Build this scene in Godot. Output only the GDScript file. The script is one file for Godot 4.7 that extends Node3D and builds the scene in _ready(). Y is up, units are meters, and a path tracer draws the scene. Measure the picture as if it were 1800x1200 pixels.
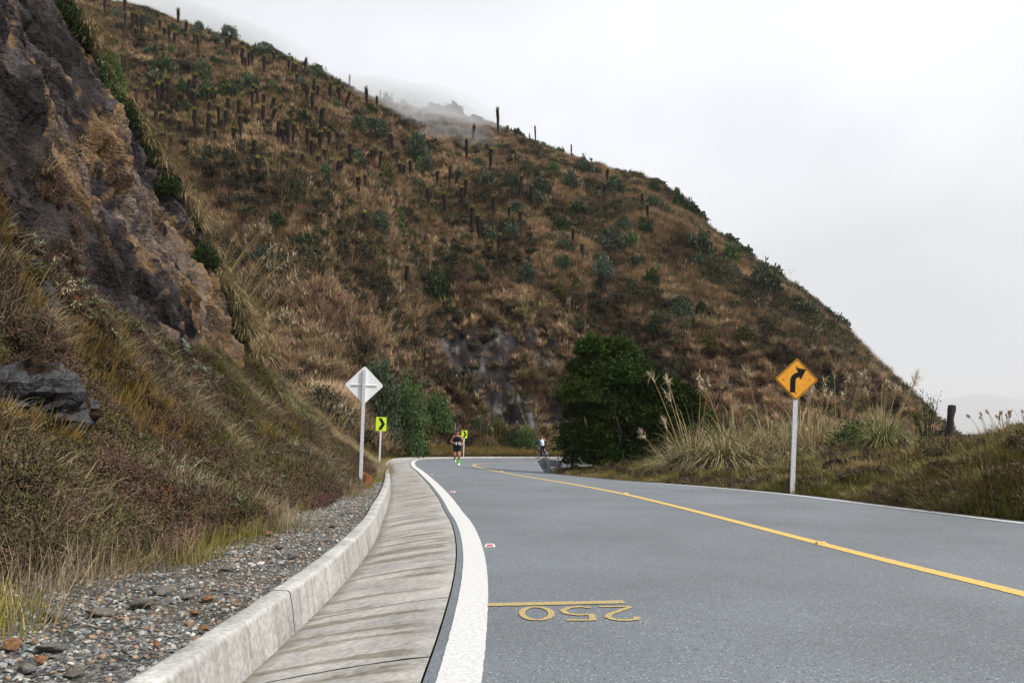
extends Node3D
# A mountain road bending round a paramo hillside. Distances in metres; the camera stands 1 m above the road and looks along -z.
# Z below always means metres ahead of the camera (world z = -Z).

const FOCAL := 1500.0
var rng := RandomNumberGenerator.new()
var noise_a := FastNoiseLite.new()
var noise_b := FastNoiseLite.new()
var noise_c := FastNoiseLite.new()
var cells := FastNoiseLite.new()
var M := {}
var used := {}
var rim := {}

# ---------------------------------------------------------------- mesh helper
class MB:
	var v := PackedVector3Array()
	var n := PackedVector3Array()
	var c := PackedColorArray()
	var uv := PackedVector2Array()
	func tri(a: Vector3, b: Vector3, d: Vector3, col: Color) -> void:
		var nn := (d - a).cross(b - a).normalized()
		v.append(a); v.append(b); v.append(d)
		n.append(nn); n.append(nn); n.append(nn)
		c.append(col); c.append(col); c.append(col)
	func quad(a: Vector3, b: Vector3, d: Vector3, e: Vector3, col: Color) -> void:
		tri(a, b, d, col)
		tri(a, d, e, col)
	func stri(a: Vector3, b: Vector3, d: Vector3, na: Vector3, nb: Vector3, nd: Vector3, col: Color) -> void:
		if (d - a).cross(b - a).dot(na + nb + nd) < 0.0:
			v.append(a); v.append(d); v.append(b)
			n.append(na); n.append(nd); n.append(nb)
		else:
			v.append(a); v.append(b); v.append(d)
			n.append(na); n.append(nb); n.append(nd)
		c.append(col); c.append(col); c.append(col)
	func box(o: Vector3, x: Vector3, y: Vector3, z: Vector3, col: Color, ch := 0.0) -> void:
		# o is the centre; x, y, z are half axes; ch chamfers the edges a little
		if ch <= 0.0:
			for s in [-1.0, 1.0]:
				face(o + x * s, y, z, x * s, col)
				face(o + y * s, x, z, y * s, col)
				face(o + z * s, x, y, z * s, col)
			return
		var xi := x * (1.0 - ch / x.length())
		var yi := y * (1.0 - ch / y.length())
		var zi := z * (1.0 - ch / z.length())
		for s in [-1.0, 1.0]:
			face(o + x * s, yi, zi, x * s, col)
			face(o + y * s, xi, zi, y * s, col)
			face(o + z * s, xi, yi, z * s, col)
		for s in [-1.0, 1.0]:
			for t in [-1.0, 1.0]:
				strip(o + x * s + yi * t, o + xi * s + y * t, zi, x * s + y * t, col)
				strip(o + x * s + zi * t, o + xi * s + z * t, yi, x * s + z * t, col)
				strip(o + y * s + zi * t, o + yi * s + z * t, xi, y * s + z * t, col)
				for w in [-1.0, 1.0]:
					var out: Vector3 = x * s + y * t + z * w
					otri(o + x * s + yi * t + zi * w, o + xi * s + y * t + zi * w, o + xi * s + yi * t + z * w, out, col)
	func otri(a: Vector3, b: Vector3, d: Vector3, out: Vector3, col: Color) -> void:
		if (d - a).cross(b - a).dot(out) < 0.0:
			tri(a, d, b, col)
		else:
			tri(a, b, d, col)
	func strip(a: Vector3, b: Vector3, along: Vector3, out: Vector3, col: Color) -> void:
		otri(a - along, a + along, b + along, out, col)
		otri(a - along, b + along, b - along, out, col)
	func face(o: Vector3, a: Vector3, b: Vector3, out: Vector3, col: Color) -> void:
		otri(o - a - b, o + a - b, o + a + b, out, col)
		otri(o - a - b, o + a + b, o - a + b, out, col)
	func tube(pts: Array, rad: Array, sides: int, col: Color, caps := true) -> void:
		var rings := []
		var nrm := []
		var up := Vector3(0.0137, 0.0, 1.0)
		for i in pts.size():
			var d: Vector3 = (pts[mini(i + 1, pts.size() - 1)] - pts[maxi(i - 1, 0)]).normalized()
			var s := d.cross(up)
			if s.length() < 0.05:
				s = d.cross(Vector3.RIGHT)
			s = s.normalized()
			var t := d.cross(s).normalized()
			var r := []
			var m := []
			for k in sides:
				var a := TAU * k / sides
				var o := s * cos(a) + t * sin(a)
				m.append(o)
				r.append(pts[i] + o * rad[i])
			rings.append(r)
			nrm.append(m)
		for i in pts.size() - 1:
			for k in sides:
				var j := (k + 1) % sides
				stri(rings[i][k], rings[i][j], rings[i + 1][j], nrm[i][k], nrm[i][j], nrm[i + 1][j], col)
				stri(rings[i][k], rings[i + 1][j], rings[i + 1][k], nrm[i][k], nrm[i + 1][j], nrm[i + 1][k], col)
		if caps:
			for e in [0, pts.size() - 1]:
				var out: Vector3 = (pts[0] - pts[1]) if e == 0 else (pts[e] - pts[e - 1])
				for k in sides:
					otri(pts[e], rings[e][k], rings[e][(k + 1) % sides], out, col)
	func slab(poly: PackedVector2Array, o: Vector3, x: Vector3, y: Vector3, thick: Vector3, col: Color) -> void:
		# a flat plate with this outline in the plane of x and y, as thick as the vector thick
		var idx := Geometry2D.triangulate_polygon(poly)
		for k in range(0, idx.size(), 3):
			var a := o + x * poly[idx[k]].x + y * poly[idx[k]].y
			var b := o + x * poly[idx[k + 1]].x + y * poly[idx[k + 1]].y
			var d := o + x * poly[idx[k + 2]].x + y * poly[idx[k + 2]].y
			otri(a + thick, b + thick, d + thick, thick, col)
			otri(a, b, d, -thick, col)
		var mid := Vector2.ZERO
		for p in poly:
			mid += p / poly.size()
		for k in poly.size():
			var p := poly[k]
			var q := poly[(k + 1) % poly.size()]
			var a := o + x * p.x + y * p.y
			var b := o + x * q.x + y * q.y
			var e := (q - p).orthogonal()
			if not Geometry2D.is_polygon_clockwise(poly):
				e = -e
			var out := -(x * e.x + y * e.y)
			otri(a, b, b + thick, out, col)
			otri(a, b + thick, a + thick, out, col)
	func blade(root: Vector3, dir: Vector3, length: float, width: float, droop: float, segs: int, col: Color, tip: Color) -> void:
		var p := root
		var d := dir.normalized()
		var side := d.cross(Vector3.UP)
		if side.length() < 0.05:
			side = Vector3.RIGHT
		side = side.normalized()
		var w := width * 0.5
		var step := length / segs
		for k in segs:
			var q := p + d * step
			var w2 := width * 0.5 * (1.0 - float(k + 1) / segs)
			var cc := col.lerp(tip, float(k) / maxf(1.0, segs - 1.0))
			if k < segs - 1:
				quad(p - side * w, p + side * w, q + side * w2, q - side * w2, cc)
			else:
				tri(p - side * w, p + side * w, q, cc)
			p = q
			w = w2
			d = (d + Vector3.DOWN * droop).normalized()
	func mesh() -> ArrayMesh:
		var m := ArrayMesh.new()
		if v.is_empty():
			return m
		var a := []
		a.resize(Mesh.ARRAY_MAX)
		a[Mesh.ARRAY_VERTEX] = v
		a[Mesh.ARRAY_NORMAL] = n
		a[Mesh.ARRAY_COLOR] = c
		if uv.size() == v.size():
			a[Mesh.ARRAY_TEX_UV] = uv
		m.add_surface_from_arrays(Mesh.PRIMITIVE_TRIANGLES, a)
		return m

func P(x: float, y: float, z: float) -> Vector3:
	return Vector3(x, y, -z)

func seen_at(px: float, py: float, z: float) -> Vector3:
	# the place at depth z that lies on the line of sight measured off the photograph
	return P((px - 900.0) / FOCAL * z, 1.0 - (py - 780.0) / FOCAL * z, z)

func table(t: Array, x: float) -> float:
	# piecewise linear look-up in [[x, y], ...]
	if x <= t[0][0]:
		return t[0][1]
	for i in range(1, t.size()):
		if x <= t[i][0]:
			return lerpf(t[i - 1][1], t[i][1], (x - t[i - 1][0]) / (t[i][0] - t[i - 1][0]))
	return t[-1][1]

func numbered(called: String) -> String:
	used[called] = used.get(called, -1) + 1
	return called if used[called] == 0 else "%s_%03d" % [called, used[called]]

func tag(o: Node, label: String, category := "", group := "", kind := "") -> Node:
	o.set_meta("label", label)
	if category: o.set_meta("category", category)
	if group: o.set_meta("group", group)
	if kind: o.set_meta("kind", kind)
	return o

func base(called: String, at: Vector3, label: String, category: String, group := "") -> Node3D:
	var o := Node3D.new()
	o.name = numbered(called)
	add_child(o)
	o.position = at
	tag(o, label, category, group)
	return o

func obj(called: String, m: Mesh, mat: Material, parent: Node = null) -> MeshInstance3D:
	var o := MeshInstance3D.new()
	o.mesh = m
	o.material_override = null
	for s in m.get_surface_count():
		o.set_surface_override_material(s, mat)
	if parent:
		o.name = called
		parent.add_child(o, true)
	else:
		o.name = numbered(called)
		add_child(o)
	return o

func structure(called: String, m: Mesh, mat: Material, label: String) -> MeshInstance3D:
	var o := obj(called, m, mat)
	tag(o, label, "", "", "structure")
	return o

func scatter(called: String, m: Mesh, mat: Material, spots: Array, tints: Array, label: String, category: String) -> void:
	if spots.is_empty():
		return
	var mm := MultiMesh.new()
	mm.transform_format = MultiMesh.TRANSFORM_3D
	mm.use_colors = true
	mm.mesh = m
	mm.instance_count = spots.size()
	for i in spots.size():
		mm.set_instance_transform(i, spots[i])
		mm.set_instance_color(i, tints[i])
	var o := MultiMeshInstance3D.new()
	o.multimesh = mm
	o.material_override = mat
	o.name = numbered(called)
	add_child(o)
	tag(o, label, category, "", "stuff")

func upright(at: Vector3, up: Vector3, size: float, stretch := 1.0) -> Transform3D:
	var y := up.normalized()
	var a := rng.randf() * TAU
	var x := Vector3(cos(a), 0, sin(a))
	var z := x.cross(y).normalized()
	x = y.cross(z).normalized()
	return Transform3D(Basis(x * size, y * size * stretch, z * size), at)

# ---------------------------------------------------------------- materials
func noise_tex(freq: float, lo: float, hi: float, octaves := 5, side := 512, sd := 1, power := 1.0, type := FastNoiseLite.TYPE_SIMPLEX_SMOOTH) -> ImageTexture:
	var f := FastNoiseLite.new()
	f.seed = sd
	f.noise_type = type
	f.frequency = freq
	f.fractal_octaves = octaves
	f.fractal_gain = 0.6
	var im := f.get_seamless_image(side, side)
	im.convert(Image.FORMAT_L8)
	var d := im.get_data()
	for i in d.size():
		d[i] = int(255.0 * lerpf(lo, hi, pow(d[i] / 255.0, power)))
	return ImageTexture.create_from_image(Image.create_from_data(side, side, false, Image.FORMAT_L8, d))

func lin(r: float, g: float, b: float) -> Color:
	return Color(r, g, b).linear_to_srgb()

func plain(col: Color, rough := 0.8, metal := 0.0) -> StandardMaterial3D:
	var m := StandardMaterial3D.new()
	m.albedo_color = col
	m.roughness = rough
	m.metallic = metal
	m.cull_mode = BaseMaterial3D.CULL_DISABLED
	return m

func painted(rough := 0.9) -> StandardMaterial3D:
	# colour comes from the vertices (linear base colours)
	var m := plain(Color.WHITE, rough)
	m.vertex_color_use_as_albedo = true
	return m

func triplanar(m: StandardMaterial3D, tex: Texture2D, scale: float, relief: Texture2D = null, depth := 0.0) -> StandardMaterial3D:
	m.albedo_texture = tex
	m.uv1_triplanar = true
	m.uv1_world_triplanar = true
	m.uv1_scale = Vector3.ONE * scale
	if relief:
		m.heightmap_enabled = true
		m.heightmap_texture = relief
		m.heightmap_scale = depth
	return m

func coarse(m: StandardMaterial3D, tex: Texture2D, scale: float) -> StandardMaterial3D:
	m.detail_enabled = true
	m.detail_blend_mode = BaseMaterial3D.BLEND_MODE_MUL
	m.detail_albedo = tex
	m.detail_uv_layer = BaseMaterial3D.DETAIL_UV_2
	m.uv2_triplanar = true
	m.uv2_world_triplanar = true
	m.uv2_scale = Vector3.ONE * scale
	return m

func asphalt_tex() -> ImageTexture:
	# crushed stone in bitumen: dark ground with lighter chips of many greys
	var side := 1024
	var d := PackedByteArray()
	d.resize(side * side * 3)
	var r := RandomNumberGenerator.new()
	r.seed = 7
	for i in side * side:
		var g := 116.0 + r.randf_range(-20, 20)
		d[i * 3] = int(g * 0.955)
		d[i * 3 + 1] = int(g)
		d[i * 3 + 2] = int(g * 1.045)
	for k in 36000:
		var x := r.randi() % side
		var y := r.randi() % side
		var s := 1 + r.randi() % 3
		var g := r.randf_range(76, 184) if r.randf() < 0.78 else r.randf_range(52, 85)
		var warm := r.randf_range(-5, 7)
		for a in s:
			for b in s:
				var i := (((y + a) % side) * side + (x + b) % side) * 3
				d[i] = int(g * 0.96 + warm)
				d[i + 1] = int(g)
				d[i + 2] = int(clampf(g * 1.035 - warm, 0, 255))
	return ImageTexture.create_from_image(Image.create_from_data(side, side, false, Image.FORMAT_RGB8, d))

func make_materials() -> void:
	var fine := noise_tex(0.03, 0.45, 1.0, 5, 512, 3)
	var blot := noise_tex(0.008, 0.62, 1.0, 4, 512, 5)
	var rough := noise_tex(0.02, 0.0, 1.0, 6, 512, 9)
	var crag := noise_tex(0.03, 0.0, 1.0, 6, 512, 11, 1.0, FastNoiseLite.TYPE_CELLULAR)
	var speck := asphalt_tex()
	M.asphalt = coarse(triplanar(plain(lin(0.74, 0.77, 0.81), 0.88), speck, 0.34, speck, 0.5), noise_tex(0.006, 0.86, 1.0, 5, 512, 21), 0.11)
	M.white_paint = triplanar(plain(lin(0.56, 0.57, 0.585), 0.75), noise_tex(0.08, 0.72, 1.0, 5, 512, 22, 0.6), 0.7, speck, 0.2)
	M.yellow_paint = triplanar(plain(lin(0.66, 0.46, 0.12), 0.75), noise_tex(0.07, 0.6, 1.0, 5, 512, 23, 0.7), 0.9, speck, 0.25)
	M.worn_paint = triplanar(plain(lin(0.80, 0.63, 0.27), 0.8), noise_tex(0.09, 0.15, 1.0, 5, 512, 24, 0.75), 1.6, speck, 0.35)
	M.concrete = coarse(triplanar(painted(0.9), noise_tex(0.04, 0.7, 1.0, 5, 512, 25), 0.9, rough, 0.5), noise_tex(0.01, 0.72, 1.0, 4, 512, 26), 0.25)
	M.bitumen = plain(lin(0.018, 0.018, 0.02), 0.7)
	M.soil = coarse(triplanar(painted(0.95), fine, 0.8, rough, 4.0), blot, 0.13)
	M.rock = coarse(triplanar(painted(0.88), noise_tex(0.05, 0.3, 1.0, 6, 512, 31), 0.75, crag, 4.5), noise_tex(0.014, 0.55, 1.0, 5, 512, 32), 0.21)
	M.stone = triplanar(painted(0.85), noise_tex(0.04, 0.6, 1.0, 5, 512, 33), 2.5, rough, 1.0)
	M.leaf = painted(0.75)
	M.leaf.backlight_enabled = true
	M.leaf.backlight = Color(0.35, 0.35, 0.3)
	M.dry = painted(0.85)
	M.dry.backlight_enabled = true
	M.dry.backlight = Color(0.3, 0.3, 0.3)
	M.bark = triplanar(painted(0.95), fine, 3.0, rough, 1.5)
	M.zinc = triplanar(plain(lin(0.84, 0.86, 0.89), 0.5, 0.0), noise_tex(0.03, 0.88, 1.0, 4, 256, 41), 3.0)
	M.pole = triplanar(plain(lin(0.68, 0.7, 0.74), 0.45, 0.1), noise_tex(0.03, 0.82, 1.0, 4, 256, 42), 2.0)
	M.orange = triplanar(plain(lin(0.86, 0.37, 0.012), 0.4), noise_tex(0.02, 0.88, 1.0, 4, 256, 43), 1.5)
	M.lime = triplanar(plain(lin(0.55, 0.78, 0.015), 0.4), noise_tex(0.02, 0.88, 1.0, 4, 256, 44), 1.5)
	M.black = plain(lin(0.012, 0.012, 0.013), 0.5)
	M.steel = coarse(triplanar(plain(lin(0.50, 0.55, 0.60), 0.5, 0.15), noise_tex(0.03, 0.7, 1.0, 4, 256, 45), 2.0), blot, 0.7)
	M.skin = painted(0.6)
	M.cloth = painted(0.9)
	M.cloth.rim_enabled = true
	M.cloth.rim = 0.2
	M.gloss = painted(0.3)
	M.wood = triplanar(painted(0.95), fine, 4.0, rough, 2.0)
	# leaves, soil and weathered rock are matt
	for k in ["leaf", "dry", "bark", "soil", "rock", "stone", "wood", "black", "bitumen", "cloth"]:
		M[k].metallic_specular = 0.2

# ---------------------------------------------------------------- the road in plan: outer joint, centre line, inner line
const STATIONS := [
	[[-0.15, 0, -6], [3.85, 0, -6], [7.2, 0, -6]],
	[[-0.36, 0, 2], [3.62, 0, 2], [6.95, 0.02, 2]],
	[[-0.385, 0, 4.7], [3.45, 0, 5.2], [6.75, 0.03, 6]],
	[[-0.435, 0, 6.5], [3.2, 0, 7.4], [6.5, 0.03, 8.5]],
	[[-0.539, 0, 8.33], [3.05, 0, 9], [6.25, 0.03, 10.4]],
	[[-0.75, 0, 10.7], [2.8, 0, 11.8], [6.0, 0, 13.4]],
	[[-0.983, 0, 12.6], [2.55, 0, 14.3], [5.59, -0.02, 17]],
	[[-1.3, 0, 15.3], [2.2, 0, 17.2], [4.77, -0.075, 21.5]],
	[[-1.98, 0, 20.5], [1.45, 0, 21.4], [3.74, -0.14, 25.5]],
	[[-2.62, 0.01, 25], [0.57, -0.02, 26], [2.9, -0.2, 29.5]],
	[[-3.3, 0.03, 29.6], [-0.5, -0.08, 33], [1.95, -0.27, 35]],
	[[-4.55, 0.05, 38], [-1.4, -0.12, 39.5], [1.2, -0.35, 40]],
	[[-5.6, 0.07, 48], [-2.0, -0.15, 45], [0.72, -0.4, 43.7]],
	[[-5.8, 0, 56], [-2.15, -0.18, 48.5], [0.6, -0.41, 46.2]],
	[[-4.5, -0.08, 62.5], [-1.85, -0.22, 52.5], [1.0, -0.42, 48.5]],
	[[-1.5, -0.1, 65.5], [-0.9, -0.26, 55.6], [2.2, -0.43, 50.2]],
	[[3, -0.12, 66.5], [1.9, -0.33, 57], [4.5, -0.45, 51.4]],
	[[9, -0.15, 66], [8, -0.35, 58], [8.5, -0.5, 52.6]],
	[[18, -0.3, 64.5], [17, -0.4, 58.5], [16.5, -0.5, 54]],
	[[32, -0.5, 66], [32, -0.55, 60], [32, -0.6, 56]],
]
var rails := [[], [], []]
const PER := 16

func lay_rails() -> void:
	for r in 3:
		var pts := []
		for s in STATIONS:
			pts.append(P(s[r][0], s[r][1], s[r][2]))
		for i in pts.size() - 1:
			var a: Vector3 = pts[maxi(i - 1, 0)]
			var b: Vector3 = pts[i]
			var c: Vector3 = pts[i + 1]
			var d: Vector3 = pts[mini(i + 2, pts.size() - 1)]
			# centripetal tangents keep uneven stations from overshooting
			var t01 := maxf(0.01, sqrt(a.distance_to(b)))
			var t12 := sqrt(b.distance_to(c))
			var t23 := maxf(0.01, sqrt(c.distance_to(d)))
			var m1 := (c - b) if i == 0 else (c - b + t12 * ((b - a) / t01 - (c - a) / (t01 + t12)))
			var m2 := (c - b) if i == pts.size() - 2 else (c - b + t12 * ((d - c) / t23 - (d - b) / (t12 + t23)))
			for k in PER:
				var t := float(k) / PER
				var t2 := t * t
				var t3 := t2 * t
				rails[r].append(b * (2 * t3 - 3 * t2 + 1) + m1 * (t3 - 2 * t2 + t) + c * (-2 * t3 + 3 * t2) + m2 * (t3 - t2))
		rails[r].append(pts[-1])

func outward(r: int, i: int) -> Vector3:
	# to the outer (left-hand) side of the road, level
	var a: Vector3 = rails[r][maxi(i - 1, 0)]
	var b: Vector3 = rails[r][mini(i + 1, rails[r].size() - 1)]
	var d := b - a
	return Vector3(d.z, 0, -d.x).normalized()

func rail_x(r: int, z: float) -> Vector3:
	# the rail's point at depth z on the near branch
	var pts: Array = rails[r]
	for i in range(1, pts.size()):
		if -pts[i].z >= z:
			var t: float = (z + pts[i - 1].z) / (-pts[i].z + pts[i - 1].z)
			return pts[i - 1].lerp(pts[i], t)
	return pts[-1]

func kerb_x(z: float) -> float:
	return rail_x(0, z).x - 1.09

# ---------------------------------------------------------------- grids
func grid_mesh(rows: int, cols: int, pos: PackedVector3Array, col: PackedColorArray) -> ArrayMesh:
	var nrm := PackedVector3Array()
	nrm.resize(pos.size())
	var idx := PackedInt32Array()
	var sum := 0.0
	for r in rows - 1:
		for k in cols - 1:
			var a := r * cols + k
			var f := (pos[a + cols] - pos[a]).cross(pos[a + 1] - pos[a])
			var g := (pos[a + cols + 1] - pos[a + 1]).cross(pos[a + cols + 1] - pos[a + cols])
			sum += f.y
			nrm[a] += f; nrm[a + 1] += f + g; nrm[a + cols] += f + g; nrm[a + cols + 1] += g
	var flip := sum < 0.0
	for i in nrm.size():
		nrm[i] = (-nrm[i] if flip else nrm[i]).normalized()
	for r in rows - 1:
		for k in cols - 1:
			var a := r * cols + k
			var b := a + 1
			var d := a + cols
			var e := d + 1
			if flip:
				idx.append_array(PackedInt32Array([a, d, b, b, d, e]))
			else:
				idx.append_array(PackedInt32Array([a, b, d, b, e, d]))
	var arr := []
	arr.resize(Mesh.ARRAY_MAX)
	arr[Mesh.ARRAY_VERTEX] = pos
	arr[Mesh.ARRAY_NORMAL] = nrm
	arr[Mesh.ARRAY_COLOR] = col
	arr[Mesh.ARRAY_INDEX] = idx
	var m := ArrayMesh.new()
	m.add_surface_from_arrays(Mesh.PRIMITIVE_TRIANGLES, arr)
	return m

func ribbon(r: int, from: int, to: int, o1: float, o2: float, lift: float, jitter: float, sub := 1) -> ArrayMesh:
	# a painted strip beside a rail, between two offsets, with slightly ragged edges
	var pos := PackedVector3Array()
	var col := PackedColorArray()
	var rows := 0
	for i in range(from, to):
		for k in sub:
			var t := float(k) / sub
			var p: Vector3 = rails[r][i].lerp(rails[r][i + 1], t)
			var o := outward(r, i).lerp(outward(r, i + 1), t)
			pos.append(p + o * (o1 + rng.randf_range(-jitter, jitter)) + Vector3.UP * (lift + road_rise(r, o1, i)))
			pos.append(p + o * (o2 + rng.randf_range(-jitter, jitter)) + Vector3.UP * (lift + road_rise(r, o2, i)))
			col.append(Color.WHITE); col.append(Color.WHITE)
			rows += 1
	return grid_mesh(rows, 2, pos, col)

func road_rise(r: int, o: float, i: int) -> float:
	# height change of the cross section a little way off a rail
	var other := 1 if r != 1 else (0 if o > 0.0 else 2)
	var d: Vector3 = rails[other][i] - rails[r][i]
	var flat := maxf(0.5, Vector2(d.x, d.z).length())
	return absf(o) * d.y / flat if (r == 0 and o < 0.0) or (r == 2 and o > 0.0) or r == 1 else 0.0

func build_road() -> void:
	var pos := PackedVector3Array()
	var col := PackedColorArray()
	var n: int = rails[0].size()
	for i in n:
		var j: Vector3 = rails[0][i]
		var c: Vector3 = rails[1][i]
		var r: Vector3 = rails[2][i] - outward(2, i) * lerpf(0.22, 1.5, smoothstep(10.2 * PER, 11.4 * PER, i) * (1.0 - smoothstep(14.5 * PER, 16.0 * PER, i)))
		for k in 7:
			pos.append(j.lerp(c, k / 6.0))
			col.append(Color.WHITE)
		for k in range(1, 7):
			pos.append(c.lerp(r, k / 6.0))
			col.append(Color.WHITE)
	var road := structure("road", grid_mesh(n, 13, pos, col), M.asphalt, "grey two lane asphalt road bending round the hillside")
	tag(obj("edge_line", ribbon(0, 2, 17 * PER, -0.055, -0.247, 0.004, 0.0022, 4), M.white_paint, road), "thick white edge line beside the concrete gutter")
	tag(obj("centre_line", ribbon(1, 2, 17 * PER, 0.07, -0.07, 0.004, 0.003, 3), M.yellow_paint, road), "solid yellow centre line")
	tag(obj("edge_line", ribbon(2, 2, 17 * PER, 0.07, -0.065, 0.004, 0.003, 3), M.white_paint, road), "thin white edge line beside the grassy verge")
	# the painted distance mark: a bar and the number 250, written to be read by those coming down
	tag(obj("painted_bar", stroke([Vector2(-0.15, 5.29), Vector2(0.28, 5.335), Vector2(0.71, 5.385)], 0.1), M.worn_paint, road), "hand painted yellow bar above the number")
	tag(obj("painted_bar", stroke([Vector2(-0.93, 20.7), Vector2(-0.3, 20.8)], 0.13), M.worn_paint, road), "faint yellow bar farther up the road")
	var two := [Vector2(0.01, 0.33), Vector2(0.03, 0.4), Vector2(0.09, 0.43), Vector2(0.15, 0.41), Vector2(0.185, 0.34), Vector2(0.16, 0.25), Vector2(0.09, 0.15), Vector2(0.02, 0.05), Vector2(0.02, 0.02), Vector2(0.2, 0.02)]
	var five := [Vector2(0.18, 0.42), Vector2(0.03, 0.42), Vector2(0.025, 0.26), Vector2(0.1, 0.275), Vector2(0.17, 0.23), Vector2(0.185, 0.14), Vector2(0.14, 0.05), Vector2(0.07, 0.02), Vector2(0.01, 0.06)]
	var zero := []
	for k in 17:
		zero.append(Vector2(0.1 + 0.088 * sin(TAU * k / 16.0), 0.225 + 0.195 * cos(TAU * k / 16.0)))
	var at := 0.735
	for digit in [two, five, zero]:
		var pts := []
		for p in digit:
			pts.append(Vector2(at - p.x, 5.25 - p.y))
		tag(obj("painted_number", stroke(pts, 0.04), M.worn_paint, road), "hand painted yellow figure of the number 250, upside down")
		at -= 0.245

func stroke(pts: Array, w: float) -> ArrayMesh:
	# a brush stroke on the road, resampled with ragged edges
	var fine := []
	for i in pts.size() - 1:
		var m := maxi(2, int(pts[i].distance_to(pts[i + 1]) / 0.02))
		for k in m:
			fine.append(pts[i].lerp(pts[i + 1], float(k) / m))
	fine.append(pts[-1])
	var pos := PackedVector3Array()
	var col := PackedColorArray()
	for i in fine.size():
		var d: Vector2 = (fine[mini(i + 1, fine.size() - 1)] - fine[maxi(i - 1, 0)]).normalized()
		var s := Vector2(-d.y, d.x) * w * 0.5 * rng.randf_range(0.88, 1.1)
		for e in [1.0, -1.0]:
			var q: Vector2 = fine[i] + s * e
			pos.append(P(q.x, 0.005, q.y))
			col.append(Color.WHITE)
	return grid_mesh(fine.size(), 2, pos, col)

func build_gutter() -> void:
	# concrete apron sloping down to an upstand kerb; slabs and kerb lengths with open joints between them
	var gutter := Node3D.new()
	gutter.name = "gutter"
	add_child(gutter)
	tag(gutter, "pale concrete roadside gutter of stained slabs", "", "", "structure")
	var kerb := Node3D.new()
	kerb.name = "kerb"
	add_child(kerb)
	tag(kerb, "pale concrete upstand kerb cast in lengths along the gutter", "", "", "structure")
	# arc length along the outer rail
	var pts: Array = rails[0]
	var line := []
	var outs := []
	for i in range(4, 17 * PER):
		for k in 4:
			line.append(pts[i].lerp(pts[i + 1], k / 4.0))
			outs.append(outward(0, i).lerp(outward(0, i + 1), k / 4.0).normalized())
	var at := 0.0
	var cut := 0.0
	var slab_pts := []
	var kerb_pts := []
	var kerb_cut := 0.0
	for i in line.size() - 1:
		at += line[i].distance_to(line[i + 1])
		slab_pts.append(i)
		kerb_pts.append(i)
		if at - cut > 1.55:
			slab_pts.append(i + 1)
			gutter_slab(gutter, line, outs, slab_pts)
			slab_pts = []
			cut = at
		if at - kerb_cut > 3.0:
			kerb_pts.append(i + 1)
			kerb_length(kerb, line, outs, kerb_pts)
			kerb_pts = []
			kerb_cut = at
	var pos := PackedVector3Array()
	var col := PackedColorArray()
	for i in line.size():
		pos.append(line[i] - outs[i] * 0.01 + Vector3.DOWN * 0.035)
		pos.append(line[i] + outs[i] * 0.06 + Vector3.DOWN * 0.035)
		pos.append(line[i] + outs[i] * 0.96 + Vector3.DOWN * 0.19)
		for k in 3: col.append(Color.WHITE)
	obj("joint_filler", grid_mesh(line.size(), 3, pos, col), M.bitumen, gutter)

func gutter_slab(parent: Node3D, line: Array, outs: Array, ids: Array) -> void:
	var pos := PackedVector3Array()
	var col := PackedColorArray()
	var cols := 27
	var rows := 0
	var lo := 0.012
	var steps := maxi(ids.size() - 1, 1)
	var sub := maxi(1, int(ceil(56.0 / steps))) if -line[ids[0]].z < 16.0 else 1
	for e in steps * sub + 1:
		var f := minf(float(e) / sub, steps - 0.0001)
		f = clampf(f, 0.006 * steps, steps * 0.994)
		var i: int = ids[int(f)]
		var p: Vector3 = line[i].lerp(line[i + 1], f - int(f))
		var o: Vector3 = outs[i].lerp(outs[i + 1], f - int(f))
		for k in cols:
			var t := lo + 0.0 + (0.935 - lo) * k / (cols - 1.0)
			var y := -0.004 - 0.15 * pow(t / 0.93, 1.3)
			var q: Vector3 = p + o * t
			# trowel ridges run across the gutter; silt lies in the hollows between them
			var along: float = noise_a.get_noise_2d(q.z * 14.0 + t * 2.5, q.x * 2.0 + 40.0)
			var band: float = noise_b.get_noise_2d(q.z * 11.0 + t * 1.4, 7.0 + t * 1.2)
			y += 0.004 * along
			var silt := smoothstep(0.1, 0.3, band + 0.25 * noise_c.get_noise_2d(q.x * 30.0, q.z * 30.0)) * smoothstep(0.02, 0.2, t)
			silt = maxf(silt, smoothstep(0.80, 0.93, t + 0.10 * noise_c.get_noise_2d(q.z * 9.0, 3.0)) * 0.9)
			pos.append(q + Vector3.UP * y)
			col.append(Color(0.53, 0.525, 0.50).lerp(Color(0.24, 0.215, 0.165), silt * 0.85))
		rows += 1
	obj("slab", grid_mesh(rows, cols, pos, col), M.concrete, parent)

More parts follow.
